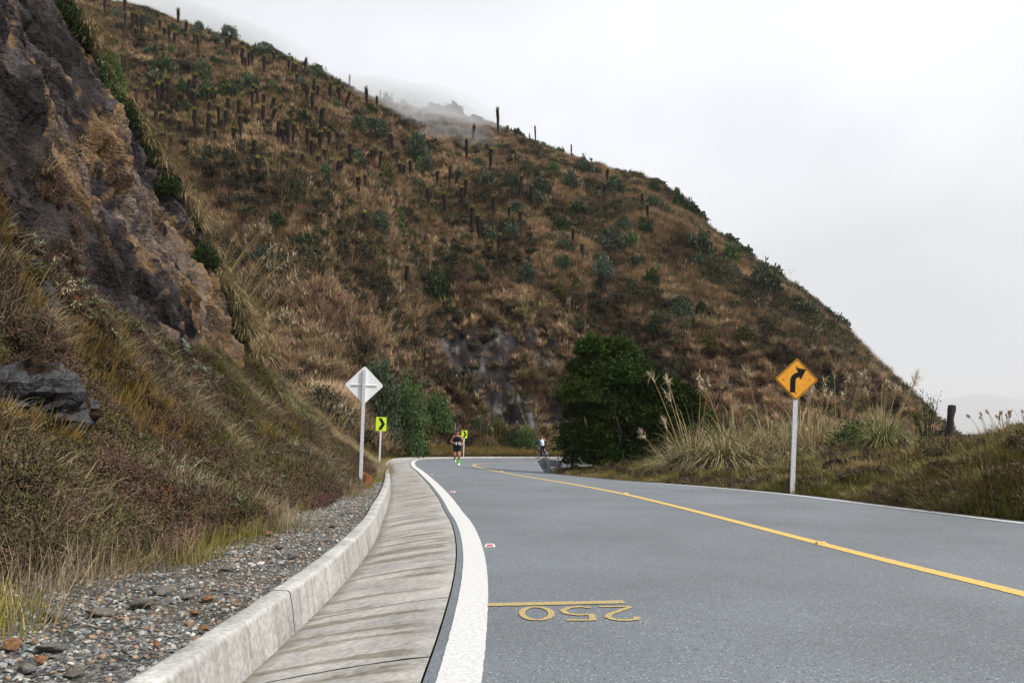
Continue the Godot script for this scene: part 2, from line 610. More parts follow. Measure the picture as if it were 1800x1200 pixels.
func kerb_length(parent: Node3D, line: Array, outs: Array, ids: Array) -> void:
	var prof := [[0.925, -0.2], [0.935, -0.1], [0.948, 0.0], [0.957, 0.075], [0.962, 0.093], [0.975, 0.104], [1.01, 0.106], [1.05, 0.107], [1.075, 0.104], [1.088, 0.092], [1.092, 0.02], [1.095, -0.25]]
	var pos := PackedVector3Array()
	var col := PackedColorArray()
	var rows := 0
	for e in ids.size():
		var i: int = ids[e]
		var p: Vector3 = line[i]
		if e == 0:
			p += (line[i + 1] - p).normalized() * 0.008
		if e == ids.size() - 1:
			p += (line[i - 1] - p).normalized() * 0.008
		for q in prof:
			var w: Vector3 = p + outs[i] * q[0] + Vector3.UP * q[1]
			w += outs[i] * 0.006 * noise_a.get_noise_3d(w.x * 8, w.y * 20, w.z * 8) + Vector3.UP * 0.005 * noise_b.get_noise_2d(w.x * 6, w.z * 6)
			pos.append(w)
			# run-down stains streak the face below the arris
			var streak := smoothstep(0.0, 0.35, noise_c.get_noise_2d(w.z * 22.0, 3.0 + w.y * 1.5)) if q[0] < 0.96 else 0.0
			col.append(Color(0.61, 0.61, 0.60).lerp(Color(0.43, 0.415, 0.375), streak * 0.7))
		rows += 1
	obj("kerb_length", grid_mesh(rows, prof.size(), pos, col), M.concrete, parent)

# ---------------------------------------------------------------- the cut bank beside the road, with its rock face
const GRAVEL_W := [[0, 1.3], [5, 1.3], [8.5, 1.2], [12.8, 0.8], [20, 0.4], [30, 0.25], [60, 0.2]]
const PROFILE := [[0, 0], [0.6, 0.16], [1.5, 0.78], [2.6, 1.85], [3.5, 3.1], [4.0, 4.5], [5.0, 6.9], [6.0, 9.2], [7.0, 11.6], [8.5, 13.6], [12, 15.5], [16, 16.5]]
const CAP := [[0, 20], [16, 15], [18, 12.6], [19.3, 11.0], [20.4, 9.2], [21.4, 7.9], [22.4, 6.5], [23.4, 5.2], [24.4, 4.2], [26, 3.4], [28, 2.9], [31, 2.5], [36, 2.0], [44, 1.3], [52, 0.8]]

func gravel_w(z: float) -> float:
	return table(GRAVEL_W, z) * (1.0 + 0.55 * noise_b.get_noise_2d(z * 1.3, 5.0))

func bank_at(z: float, a: float) -> Vector3:
	var g := gravel_w(z)
	var k := kerb_x(z)
	var x := k - a
	var lump := noise_a.get_noise_2d(x * 1.3, z * 1.3) * 0.42 + noise_b.get_noise_2d(x * 4.0, z * 4.0) * 0.15
	if a <= g:
		return P(x, 0.03 + 0.02 * noise_b.get_noise_2d(x * 5, z * 5) + rail_x(0, z).y, z)
	var y := table(PROFILE, (a - g) * (1.0 + 0.16 * noise_a.get_noise_2d(z * 0.9, a * 0.3 + 9.0)))
	var c := table(CAP, z)
	var h := 0.6
	var m := clampf(0.5 + 0.5 * (c - y) / h, 0, 1)
	y = lerpf(c, y, m) - h * m * (1 - m) * 0.5
	var p := P(x, 0.03 + y, z)
	var on := smoothstep(0.0, 0.8, a - g)
	p += Vector3(0.55, 0.6, 0.2) * lump * on
	var r := rockiness(p, a - g)
	if r > 0.0:
		# broken blocks and joints that dip with the face
		var q := Vector3(p.x * 1.2 + p.y * 0.5, p.y * 0.75 - p.z * 0.35, p.z * 1.3 - p.y * 0.5)
		var blocks := cells.get_noise_3dv(q * 1.5) * 0.18 + cells.get_noise_3dv(q * 4.2) * 0.13 + cells.get_noise_3dv(q * 9.5) * 0.08 + cells.get_noise_3dv(q * 21.0) * 0.035
		p += Vector3(0.85, 0.35, 0.25) * r * (0.3 * noise_c.get_noise_3dv(q * 1.4) + blocks + 0.06 * noise_b.get_noise_3dv(p * 17))
	return p

func rim_at(py: float) -> Vector3:
	# the outermost point of the bank's edge at that height of view
	if rim.is_empty():
		for i in 150:
			for k in 110:
				var z := 13.0 + 0.1 * i
				var q := bank_at(z, 3.2 + 0.055 * k)
				var h := int((780.0 - (q.y - 1.0) / z * FOCAL) / 6.0)
				if not rim.has(h) or q.x / z > rim[h].x / -rim[h].z:
					rim[h] = q
	var h := int(py / 6.0)
	while not rim.has(h) and h < 130:
		h += 1
	return rim.get(h, bank_at(22, 5))

func rockiness(p: Vector3, a: float) -> float:
	var low := lerpf(4.3, 3.15, smoothstep(9.5, 16.0, -p.z))
	return smoothstep(low, low + 0.5, a + 0.75 * noise_b.get_noise_2d(p.z * 1.1, p.y * 0.8)) * (1.0 - smoothstep(5.9, 6.6, a + 0.7 * noise_b.get_noise_2d(p.z * 0.9 + 5.0, p.y * 0.5)))

func rock_color(p: Vector3) -> Color:
	var t := noise_a.get_noise_3d(p.x * 3, p.y * 3, p.z * 3)
	var c := Color(0.09, 0.076, 0.085).lerp(Color(0.19, 0.172, 0.178), smoothstep(-0.3, 0.5, t))
	var stain := noise_b.get_noise_3d(p.x * 1.6, p.y * 1.6, p.z * 1.6 + 30)
	var edge := noise_c.get_noise_3d(p.x * 9, p.y * 9, p.z * 9)
	# fresh breaks show ochre and pink rock where slabs have come away low on the face
	var scar := exp(-pow((-p.z - 18.5) / 5.5, 2.0) - pow((p.y - 5.0 + 0.25 * (-p.z - 18.5)) / 1.9, 2.0))
	var fresh := smoothstep(0.0, 0.10, noise_a.get_noise_3d(p.x * 1.5 + 11.0, p.y * 1.1, p.z * 1.5) + 0.38 * edge - 0.30 + 0.74 * scar)
	c = c.lerp(Color(0.56, 0.36, 0.20).lerp(Color(0.52, 0.41, 0.35), smoothstep(-0.2, 0.4, stain)), fresh * 0.92)
	return c.lerp(Color(0.05, 0.04, 0.045), smoothstep(0.25, 0.6, stain) * 0.7 * (1.0 - fresh))

func build_bank() -> void:
	var zs := []
	var z := -3.0
	while z < 53.0:
		zs.append(z)
		z += 0.5 if z < 2.0 else (0.085 if z < 9.0 else (0.055 if z < 26.0 else 0.4))
	var avals := []
	var a := -0.04
	while a < 15.0:
		avals.append(a)
		a += 0.12 if a < 3.2 else (0.035 if a < 7.0 else 0.3)
	var pos := PackedVector3Array()
	var col := PackedColorArray()
	for zz in zs:
		var g := gravel_w(zz)
		for aa in avals:
			var p := bank_at(zz, aa)
			if aa < 0.0:
				p = P(kerb_x(zz) + 0.04, 0.0, zz)
			pos.append(p)
			var r := rockiness(p, aa - g)
			var t := noise_a.get_noise_2d(p.x * 2, p.z * 2)
			var soil := Color(0.055, 0.042, 0.03).lerp(Color(0.10, 0.075, 0.045), smoothstep(-0.3, 0.4, t))
			var grav := Color(0.23, 0.23, 0.225).lerp(Color(0.26, 0.225, 0.185), smoothstep(-0.2, 0.4, t)) * 1.7
			var c := grav.lerp(soil, smoothstep(g - 0.1, g + 0.45, aa + 0.3 * noise_b.get_noise_2d(p.x * 3, p.z * 3)))
			col.append(c.lerp(rock_color(p), r))
	structure("roadside_bank", grid_mesh(zs.size(), avals.size(), pos, col), M.rock, "steep roadside cut bank with a bare dark and ochre rock face")

# ---------------------------------------------------------------- the hill across the bend
const SKYLINE := [[-250, -120], [0, -45], [110, 5], [250, 30], [350, 68], [430, 92], [500, 112], [560, 142], [640, 176], [720, 196], [800, 205], [870, 224], [950, 258], [1020, 284], [1070, 299], [1150, 322], [1200, 352], [1250, 407], [1300, 448], [1360, 484], [1430, 532], [1500, 598], [1520, 622], [1600, 697], [1640, 745], [1700, 800], [1800, 880]]
const CREST_Z := [[-250, 215], [0, 205], [250, 190], [430, 180], [640, 168], [800, 165], [950, 152], [1070, 140], [1150, 131], [1250, 119], [1360, 110], [1500, 100], [1600, 93], [1700, 86], [1800, 80]]
const FOOT_Z := [[-250, 36], [560, 36], [640, 44], [680, 49], [708, 57.8], [740, 62.8], [777, 65.3], [866, 68], [968, 69], [1100, 69.5], [1400, 68], [1800, 66]]
const LEDGE_Y := [[-250, 720], [500, 700], [620, 670], [700, 610], [800, 556], [900, 545], [1000, 565], [1200, 585], [1400, 610], [1500, 650], [1600, 720], [1700, 790], [1800, 870]]

func hill_y(px: float, z: float) -> float:
	var zf := table(FOOT_Z, px)
	var zc := table(CREST_Z, px)
	var yc := 1.0 + (780.0 - table(SKYLINE, px)) / FOCAL * zc
	var zl := zf + 13.0
	var yl := 1.0 + (780.0 - table(LEDGE_Y, px)) / FOCAL * zl
	var yf := table([[-250, 1.2], [600, 1.3], [660, 0.9], [700, 0.25], [760, 0.12], [1800, -0.1]], px)
	var y := 0.0
	if z < zf + 3.5:
		y = yf + (z - zf) * 0.22
	elif z < zl:
		var t := (z - zf - 3.5) / 9.5
		y = lerpf(yf + 0.77, yl, pow(t, 0.85))
	elif z < zc:
		var t := (z - zl) / (zc - zl)
		y = lerpf(yl, yc, t + 0.10 * sin(t * PI))
	else:
		y = yc - 0.05 * (z - zc) - 0.006 * (z - zc) * (z - zc)
	var x := (px - 900.0) / FOCAL * z
	var on := smoothstep(2.0, 8.0, z - zf)
	y += on * (1.1 * noise_a.get_noise_2d(x * 0.16, z * 0.16) * (1.0 - 0.75 * smoothstep(-25.0, 0.0, z - zc)) + 0.45 * noise_b.get_noise_2d(x * 0.6, z * 0.6))
	# gullies and broken rock on the steep foot
	var steep := smoothstep(3.0, 5.0, z - zf) * (1.0 - smoothstep(13.0, 19.0, z - zf)) * smoothstep(620.0, 720.0, px)
	y -= steep * (2.6 * absf(noise_a.get_noise_2d(x * 0.35 + 50.0, z * 0.1)) + 0.9 * absf(noise_b.get_noise_2d(x * 1.6, z * 0.9)) + 0.8 * cells.get_noise_2d(x * 0.9, z * 0.8) + 0.45 * cells.get_noise_2d(x * 2.2 + 9.0, z * 2.0))
	return y

func hill_point(px: float, z: float) -> Vector3:
	return P((px - 900.0) / FOCAL * z, hill_y(px, z), z)

func hill_seen(px: float, py: float) -> Vector3:
	# where the line of sight through that spot meets the hillside
	var z := table(FOOT_Z, px) + 0.5
	var far := table(CREST_Z, px)
	while z < far:
		if 780.0 - (hill_y(px, z) - 1.0) / z * FOCAL <= py:
			break
		z += 0.35
	return hill_point(px, z)

func hill_rockiness(px: float, z: float) -> float:
	var q := z - table(FOOT_Z, px)
	var band := smoothstep(3.6, 5.0, q) * (1.0 - smoothstep(10.0, 13.5, q)) * smoothstep(690.0, 770.0, px)
	var mid := smoothstep(720.0, 800.0, px) * (1.0 - smoothstep(960.0, 1010.0, px))
	var far := smoothstep(1440.0, 1520.0, px) * smoothstep(2.0, 8.0, q)
	var x := (px - 900.0) / FOCAL * z
	var t := noise_b.get_noise_2d(x * 0.55, z * 0.5 + 70.0)
	return clampf(maxf(band * smoothstep(-0.05, 0.2, t + 0.55 * mid - 0.42), far * smoothstep(-0.1, 0.2, t)), 0, 1)

func build_hill() -> void:
	var pos := PackedVector3Array()
	var col := PackedColorArray()
	var cols := 400
	var rows := 0
	for k in 230:
		rows += 1
		for j in cols:
			var px := -250.0 + 2050.0 * j / (cols - 1.0)
			var zf := table(FOOT_Z, px)
			var zc := table(CREST_Z, px)
			var z := 0.0
			if k < 100:
				z = zf + 18.0 * k / 100.0
			elif k < 212:
				z = lerpf(zf + 18.0, zc, (k - 100) / 112.0)
			else:
				z = zc + 4.0 * (k - 211)
			var p := hill_point(px, z)
			if k == 0:
				p.y -= 3.0
			var r := hill_rockiness(px, z)
			var t := noise_a.get_noise_2d(p.x * 0.7, p.z * 0.7)
			var c := Color(0.045, 0.03, 0.02).lerp(Color(0.09, 0.055, 0.028), smoothstep(-0.3, 0.4, t))
			var rk := Color(0.06, 0.052, 0.056).lerp(Color(0.34, 0.325, 0.33), smoothstep(0.05, 0.5, noise_c.get_noise_3d(p.x * 1.5, p.y * 0.5, p.z * 0.6) + 0.35 * noise_b.get_noise_3d(p.x * 5, p.y * 3, p.z * 5)))
			if px > 1300.0:
				rk = Color(0.075, 0.055, 0.055).lerp(Color(0.14, 0.115, 0.115), smoothstep(-0.1, 0.5, noise_c.get_noise_3d(p.x * 1.3, p.y, p.z)))
			if z < zf + 3.2:
				c = Color(0.12, 0.095, 0.045)
			pos.append(p)
			col.append(c.lerp(rk, r))
	structure("hill", grid_mesh(rows, cols, pos, col), M.soil, "brown grassy hillside rising behind the bend to a misty crest")

# ---------------------------------------------------------------- the verge on the valley side
const CREST_T := [[-4, 2.0], [10, 2.3], [14, 2.8], [18, 5.0], [22, 8.0], [28, 11.5], [34, 11], [40, 9], [48, 7]]
const CREST_H := [[-4, 1.2], [10, 1.25], [14, 1.2], [18, 1.05], [22, 0.98], [28, 1.0], [36, 1.05], [48, 0.8]]

func verge_at(z: float, t: float) -> Vector3:
	var r := rail_x(2, z)
	var tc := table(CREST_T, z)
	var hc := table(CREST_H, z) - r.y
	var x := maxf(r.x + 0.24, lerpf(-2.0, 1.95, smoothstep(32.0, 38.0, z))) + t
	var y := r.y - 0.02
	var w := t / tc
	if w < 1.0:
		y += hc * (w * w * (3.0 - 2.0 * w) * 0.55 + 0.45 * w)
	else:
		var d := t - tc
		y += hc - 0.06 * d - 0.12 * d * d if d < 3.0 else hc - 1.26 - 0.78 * (d - 3.0)
	var on := smoothstep(0.1, 0.8, t)
	y += on * (0.27 * noise_a.get_noise_2d(x * 1.1, z * 1.1) + 0.24 * noise_b.get_noise_2d(x * 3.0, z * 3.0) + 0.12 * (absf(noise_c.get_noise_2d(x * 1.7 + 9.0, z * 2.2)) - 0.15))
	return P(x, y, z)

func build_verge() -> void:
	var pos := PackedVector3Array()
	var col := PackedColorArray()
	var zs := []
	var z := -4.0
	while z < 49.0:
		zs.append(z)
		z += 0.16 if z > 8.0 and z < 32.0 else 0.5
	var ts := []
	var t := 0.0
	while t < 60.0:
		ts.append(t)
		t += 0.14 if t < 14.0 else 2.0
	for zz in zs:
		for tt in ts:
			var p := verge_at(zz, tt)
			pos.append(p)
			var q := noise_a.get_noise_2d(p.x * 1.3, p.z * 1.3)
			var c := Color(0.07, 0.052, 0.03).lerp(Color(0.125, 0.09, 0.045), smoothstep(-0.3, 0.4, q))
			# a trodden path of bare earth near the fence post
			var trod := 1.0 - smoothstep(0.5, 1.3, Vector2((p.x - 12.9) * 0.45, (-p.z - 26.0) * 0.8).length() + 0.5 * noise_b.get_noise_2d(p.x * 2, p.z * 2))
			col.append(c.lerp(Color(0.21, 0.145, 0.11), trod))
	structure("verge", grid_mesh(zs.size(), ts.size(), pos, col), M.soil, "lumpy brown and green grass verge beyond the thin white line")

# ---------------------------------------------------------------- small plants
func tussock(blades: int, h: float, spread: float, w: float, droop: float, c1: Color, c2: Color, segs := 3) -> ArrayMesh:
	var b := MB.new()
	for k in blades:
		var a := rng.randf() * TAU
		var r := sqrt(rng.randf()) * spread * 0.3
		var lean := rng.randf_range(0.12, 1.0) * spread
		var col := c1.lerp(c2, rng.randf())
		b.blade(Vector3(cos(a) * r, -0.03, sin(a) * r), Vector3(cos(a) * lean, 1.0, sin(a) * lean), h * rng.randf_range(0.6, 1.15), w, droop * rng.randf_range(0.5, 1.4), segs, col, col.lerp(c2, 0.5))
	return b.mesh()

func heath(twigs: int, h: float, leaf: float, c1: Color, c2: Color) -> ArrayMesh:
	# a wiry dwarf shrub: upright twigs set with tiny leaves
	var b := MB.new()
	for k in twigs:
		var a := rng.randf() * TAU
		var lean := rng.randf_range(0.05, 0.75)
		var d := Vector3(cos(a) * lean, 1.0, sin(a) * lean).normalized()
		var r := rng.randf() * h * 0.3
		var root := Vector3(cos(a) * r, -0.02, sin(a) * r)
		var length := h * rng.randf_range(0.5, 1.1)
		var col := c1.lerp(c2, rng.randf())
		b.blade(root, d, length, leaf * 0.35, 0.05, 2, Color(0.05, 0.035, 0.028), Color(0.06, 0.045, 0.035))
		for m in 12:
			var p := root + d * length * rng.randf_range(0.3, 1.0)
			var e := Vector3(rng.randf_range(-1, 1), rng.randf_range(-0.1, 1.0), rng.randf_range(-1, 1)).normalized()
			var s := e.cross(d).normalized() * leaf * 0.32
			b.tri(p - s, p + s, p + e * leaf * rng.randf_range(0.7, 1.4), col.lerp(c2, rng.randf() * 0.4))
	return b.mesh()

func rosette(leaves: int, h: float, w: float, c1: Color, c2: Color) -> ArrayMesh:
	var b := MB.new()
	for s in 3:
		var o := Vector3(rng.randf_range(-0.4, 0.4), rng.randf_range(0.2, 0.8), rng.randf_range(-0.4, 0.4)) * h
		b.blade(Vector3(o.x * 0.4, 0, o.z * 0.4), o, o.length(), w * 0.4, 0.0, 2, c2 * 0.6, c2 * 0.6)
		for k in leaves:
			var a := TAU * k / leaves + rng.randf() * 0.5
			var e := rng.randf_range(0.1, 1.4)
			b.blade(o, Vector3(cos(a), e, sin(a)), h * rng.randf_range(0.35, 0.6), w, 0.12, 2, c1.lerp(c2, rng.randf()), c1)
	return b.mesh()

func scatter_on_bank(called: String, m: Mesh, mat: Material, count: int, a0: float, a1: float, z0: float, z1: float, size0: float, size1: float, tint_a: Color, tint_b: Color, dens: float, sd: float, label: String, category: String) -> void:
	var spots := []
	var tints := []
	var tries := 0
	var rest := bank_at(8.6, 3.1) + Vector3(0.1, 0, 0.15)
	while spots.size() < count and tries < count * 6:
		tries += 1
		var z := sqrt(rng.randf_range(z0 * z0, z1 * z1)) if rng.randf() < 0.35 else rng.randf_range(z0, z1)
		var g := gravel_w(z)
		var a := g + rng.randf_range(a0, a1)
		var p := bank_at(z, a)
		if (p.x / -p.z) < -0.66 or rockiness(p, a - g) > 0.35 * rng.randf() + 0.1:
			continue
		if p.distance_to(rest) < 0.72:
			continue
		if noise_a.get_noise_3d(p.x * 0.8 + sd, p.y * 0.8, p.z * 0.8) < dens + rng.randf_range(-0.12, 0.12):
			continue
		var q := bank_at(z, a + 0.25)
		var up := Vector3(0.45, 1.0, 0.1) if q.y - p.y > 0.1 else Vector3.UP
		spots.append(upright(p, up + Vector3(rng.randf_range(-0.25, 0.25), 0, rng.randf_range(-0.25, 0.25)), rng.randf_range(size0, size1)))
		tints.append(tint_a.lerp(tint_b, rng.randf()))
	scatter(called, m, mat, spots, tints, label, category)

func plant_bank() -> void:
	var W := Color(1.25, 1.2, 1.15)
	var D := Color(0.6, 0.6, 0.6)
	var h1 := heath(34, 0.26, 0.019, Color(0.055, 0.04, 0.03), Color(0.12, 0.088, 0.058))
	var h2 := heath(34, 0.24, 0.019, Color(0.05, 0.055, 0.022), Color(0.115, 0.11, 0.042))
	var h3 := heath(34, 0.22, 0.017, Color(0.10, 0.05, 0.042), Color(0.19, 0.12, 0.10))
	scatter_on_bank("heath_cover", h1, M.leaf, 13500, 0.2, 9.0, 3.5, 30, 0.5, 1.25, D, W, -0.55, 0.0, "wiry dark brown heath covering the roadside bank", "heath")
	scatter_on_bank("green_heath_cover", h2, M.leaf, 6500, 0.3, 8.0, 3.5, 34, 0.5, 1.3, D, W, 0.05, 20.0, "patches of dull green heath among the brown on the roadside bank", "heath")
	scatter_on_bank("dead_heath_cover", h3, M.dry, 10000, 0.05, 4.2, 3.0, 34, 0.4, 1.1, D, W, -0.08, 40.0, "greyish purple dead twigs at the foot of the roadside bank", "heath")
	var sl := rosette(9, 0.17, 0.02, Color(0.21, 0.245, 0.175), Color(0.13, 0.16, 0.105))
	scatter_on_bank("silver_leaf_cover", sl, M.leaf, 1900, 0.2, 4.2, 4, 22, 0.5, 1.3, Color(0.7, 0.7, 0.7), Color(1.15, 1.15, 1.1), 0.1, 60.0, "pale silvery leaved plants dotted through the bank heath", "ground cover")
	var sp := MB.new()
	for k in 12:
		var a := rng.randf() * TAU
		var l := rng.randf_range(0.02, 0.4)
		sp.blade(Vector3(cos(a) * 0.05, 0, sin(a) * 0.05), Vector3(cos(a) * l + 0.12, 1, sin(a) * l), rng.randf_range(0.2, 0.42), 0.035, -0.03, 3, Color(0.12, 0.085, 0.03), Color(0.22, 0.155, 0.055))
	scatter_on_bank("fern_cover", sp.mesh(), M.leaf, 900, 1.6, 4.0, 6, 20, 0.6, 1.1, Color(0.6, 0.6, 0.6), Color(1.15, 1.1, 1.0), 0.16, 80.0, "upright golden brown fern spikes in the bank heath", "ferns")
	var gt := tussock(26, 0.22, 0.9, 0.008, 0.25, Color(0.13, 0.14, 0.03), Color(0.27, 0.23, 0.07))
	scatter_on_bank("bank_grass", gt, M.dry, 8500, -0.1, 3.6, 3, 50, 0.5, 1.3, Color(0.65, 0.65, 0.6), Color(1.2, 1.15, 1.0), 0.02, 100.0, "short yellow green grass along the foot of the bank", "grass")
	var straw := tussock(30, 0.3, 1.4, 0.006, 0.35, Color(0.22, 0.165, 0.10), Color(0.36, 0.30, 0.21))
	scatter_on_bank("straw_cover", straw, M.dry, 4600, -0.15, 3.6, 3, 40, 0.5, 1.3, Color(0.6, 0.6, 0.6), Color(1.1, 1.1, 1.05), 0.06, 120.0, "bleached dry straw lying on the lower bank", "grass")
	var rd := rosette(6, 0.14, 0.014, Color(0.34, 0.025, 0.02), Color(0.16, 0.02, 0.018))
	scatter_on_bank("red_leaf_cover", rd, M.leaf, 420, 0.5, 4.0, 5, 18, 0.4, 0.9, Color(0.7, 0.7, 0.7), Color(1.1, 1.1, 1.1), 0.05, 140.0, "small plants with red leaves scattered in the bank heath", "ground cover")

func stone_mesh(sd: int, flat: float, rough: float, rings := 6, sides := 9) -> ArrayMesh:
	# an angular stone: a ball cut by random planes
	var r := RandomNumberGenerator.new()
	r.seed = sd
	var cuts := []
	for k in 11:
		cuts.append([Vector3(r.randf_range(-1, 1), r.randf_range(-1, 1), r.randf_range(-1, 1)).normalized(), r.randf_range(0.55, 0.9)])
	var f := FastNoiseLite.new()
	f.seed = sd
	f.frequency = 1.4
	var pts := []
	for i in rings + 1:
		var row := []
		for k in sides:
			var th := PI * i / rings
			var ph := TAU * k / sides
			var d := Vector3(sin(th) * cos(ph), cos(th), sin(th) * sin(ph))
			var rad := 1.0
			for c in cuts:
				var q: float = d.dot(c[0])
				if q > 0.01:
					rad = minf(rad, c[1] / q)
			rad += rough * f.get_noise_3dv(d * 2.0)
			row.append(Vector3(d.x * rad, d.y * rad * flat, d.z * rad * 0.8))
		pts.append(row)
	var b := MB.new()
	for i in rings:
		for k in sides:
			var j := (k + 1) % sides
			var out: Vector3 = pts[i][k] + pts[i + 1][j]
			if i > 0:
				b.otri(pts[i][k], pts[i][j], pts[i + 1][j], out, Color.WHITE)
			if i < rings - 1:
				b.otri(pts[i][k], pts[i + 1][j], pts[i + 1][k], out, Color.WHITE)
	return b.mesh()

func tinted(m: ArrayMesh, f: Callable) -> ArrayMesh:
	# recolours a mesh by place
	var a := m.surface_get_arrays(0)
	var v: PackedVector3Array = a[Mesh.ARRAY_VERTEX]
	var c := PackedColorArray()
	for k in range(0, v.size(), 3):
		var t: Color = f.call((v[k] + v[k + 1] + v[k + 2]) / 3.0)
		for e in 3: c.append(t)
	a[Mesh.ARRAY_COLOR] = c
	var o := ArrayMesh.new()
	o.add_surface_from_arrays(Mesh.PRIMITIVE_TRIANGLES, a)
	return o

func build_gravel() -> void:
	var tones := [Color(0.26, 0.28, 0.29), Color(0.19, 0.21, 0.22), Color(0.36, 0.345, 0.32), Color(0.30, 0.22, 0.16), Color(0.29, 0.29, 0.27), Color(0.25, 0.265, 0.275), Color(0.33, 0.23, 0.16), Color(0.14, 0.145, 0.15), Color(0.48, 0.47, 0.45), Color(0.23, 0.245, 0.24)]
	for kind in 3:
		var m := stone_mesh(100 + kind, [0.45, 0.6, 0.35][kind], 0.1, 4, 6)
		var spots := []
		var tints := []
		var total: int = [9000, 9000, 6000][kind]
		for k in total:
			var z := 2.6 + 24.0 * pow(rng.randf(), 1.7)
			var g := gravel_w(z)
			var a := rng.randf_range(0.0, g + 0.5)
			if a > g and rng.randf() < (a - g) * 1.8:
				continue
			var p := bank_at(z, a)
			var s := 0.007 + 0.02 * pow(rng.randf(), 2.2)
			if rng.randf() < 0.02:
				s *= 1.8
			spots.append(upright(p + Vector3.UP * s * 0.15, Vector3(rng.randf_range(-0.5, 0.5), 1, rng.randf_range(-0.5, 0.5)), s))
			var t: Color = tones[rng.randi() % tones.size()]
			tints.append(t * rng.randf_range(0.85, 1.5))
		scatter("gravel", m, M.stone, spots, tints, ["blue grey gravel chips between kerb and bank", "mixed grey and rust gravel between kerb and bank", "flat gravel flakes between kerb and bank"][kind], "gravel")

func rock(called: String, px: float, py: float, wide: float, sd: int, flat: float, c1: Color, c2: Color, label: String, group := "", lift := 0.3, ground := 0.05) -> Node3D:
	var z := FOCAL * (1.0 - ground) / (py - 780.0)
	var p := P((px - 900.0) / FOCAL * z, ground, z)
	var size := wide / FOCAL * z * 0.55
	var b := stone_mesh(sd, flat, 0.12, 9, 14)
	var m := tinted(b, func(q): return c1.lerp(c2, smoothstep(0.0, 0.35, noise_a.get_noise_3d(q.x * 9 + sd, q.y * 9, q.z * 9))) * (0.9 + 0.25 * noise_c.get_noise_3d(q.x * 20, q.y * 20, q.z * 20)))
	var o := obj(called, m, M.stone)
	tag(o, label, "rock", group)
	o.position = p + Vector3.UP * size * flat * lift
	o.rotation = Vector3(0.15 * sin(sd), sd * 1.7, 0.2 * cos(sd * 2.0))
	o.scale = Vector3.ONE * size
	return o

func boulder(at: Vector3, size: Vector3, sd: int, c1: Color, c2: Color, label: String) -> void:
	var m := tinted(stone_mesh(sd, 0.8, 0.25, 22, 34), func(q): return c1.lerp(c2, smoothstep(0.1, 0.3, noise_a.get_noise_3d(q.x * 6 + sd, q.y * 6, q.z * 6) + 0.2 * q.y)) * (0.85 + 0.3 * noise_c.get_noise_3d(q.x * 20, q.y * 20, q.z * 20)))
	var o := obj("boulder", m, M.rock)
	tag(o, label, "boulder")
	o.position = at
	o.rotation.y = sd * 0.9
	o.scale = size

func build_rocks() -> void:
	var grey := Color(0.17, 0.17, 0.165)
	var brown := Color(0.24, 0.20, 0.155)
	var rust := Color(0.27, 0.145, 0.085)
	var loose := "loose stones on the gravel"
	for r in [[250, 1063, 58, 0.32], [95, 1085, 48, 0.35], [175, 1078, 52, 0.3], [283, 1040, 52, 0.28], [90, 1140, 55, 0.3], [135, 1180, 50, 0.4], [490, 962, 22, 0.5], [515, 978, 20, 0.4], [45, 1178, 36, 0.5], [330, 1050, 26, 0.4], [585, 925, 16, 0.4], [548, 886, 18, 0.5], [600, 905, 14, 0.5], [395, 1000, 22, 0.4]]:
		rock("stone", r[0], r[1], r[2], int(r[0]) + 3, r[3], grey, brown, "flat grey brown stone lying loose on the roadside gravel", loose)
	for r in [[22, 1136, 38, 0.6], [365, 1053, 24, 0.5], [342, 1079, 18, 0.6], [357, 1105, 20, 0.5], [70, 1160, 26, 0.5], [470, 940, 22, 0.5], [275, 1133, 18, 0.5]]:
		rock("stone", r[0], r[1], r[2], int(r[0]) + 9, r[3], rust, Color(0.34, 0.19, 0.10), "rust coloured stone lying loose on the roadside gravel", loose)
	rock("stone", 641, 851, 36, 77, 0.75, Color(0.26, 0.085, 0.04), Color(0.30, 0.13, 0.07), "red brown rock at the foot of the diamond sign seen from behind", "", 0.45, 0.1)
	boulder(P(-3.95, 0.3, 10.2), Vector3(0.34, 0.26, 0.34), 41, Color(0.06, 0.045, 0.05), Color(0.42, 0.17, 0.045), "dark boulder with a rusty orange face at the foot of the bank")
	var p := bank_at(8.6, 3.1)
	boulder(p + Vector3(-0.18, -0.08, 0.15), Vector3(0.85, 0.62, 0.7), 52, Color(0.22, 0.225, 0.245), Color(0.085, 0.055, 0.038), "blue grey boulder with brown moss set in the heath bank")
	boulder(bank_at(10.4, 4.2) + Vector3(-0.15, 0.1, 0), Vector3(0.5, 0.75, 0.5), 63, Color(0.15, 0.15, 0.165), Color(0.07, 0.06, 0.06), "upright grey rock below the bare rock face")
	boulder(verge_at(20.5, 2.6) + Vector3(0, -0.05, 0), Vector3(0.4, 0.34, 0.4), 74, Color(0.085, 0.08, 0.085), Color(0.05, 0.045, 0.04), "dark boulder half hidden in the verge behind the curve sign")

# ---------------------------------------------------------------- signs
func rounded_diamond(h: float, r: float) -> PackedVector2Array:
	var out := PackedVector2Array()
	var c := h - r * sqrt(2.0)
	for k in 4:
		var mid := Vector2(0, c).rotated(-PI / 2 * k)
		for e in 5:
			out.append(mid + Vector2(0, r).rotated(-PI / 2 * k + PI / 4 - PI / 8 * e))
	return out

func rounded_rect(w: float, h: float, r: float) -> PackedVector2Array:
	var out := PackedVector2Array()
	for k in 4:
		var s: Vector2 = [Vector2(1, 1), Vector2(1, -1), Vector2(-1, -1), Vector2(-1, 1)][k]
		for e in 5:
			out.append(Vector2((w - r) * s.x, (h - r) * s.y) + Vector2(0, r).rotated(-PI / 2 * k - PI / 8 * e))
	return out

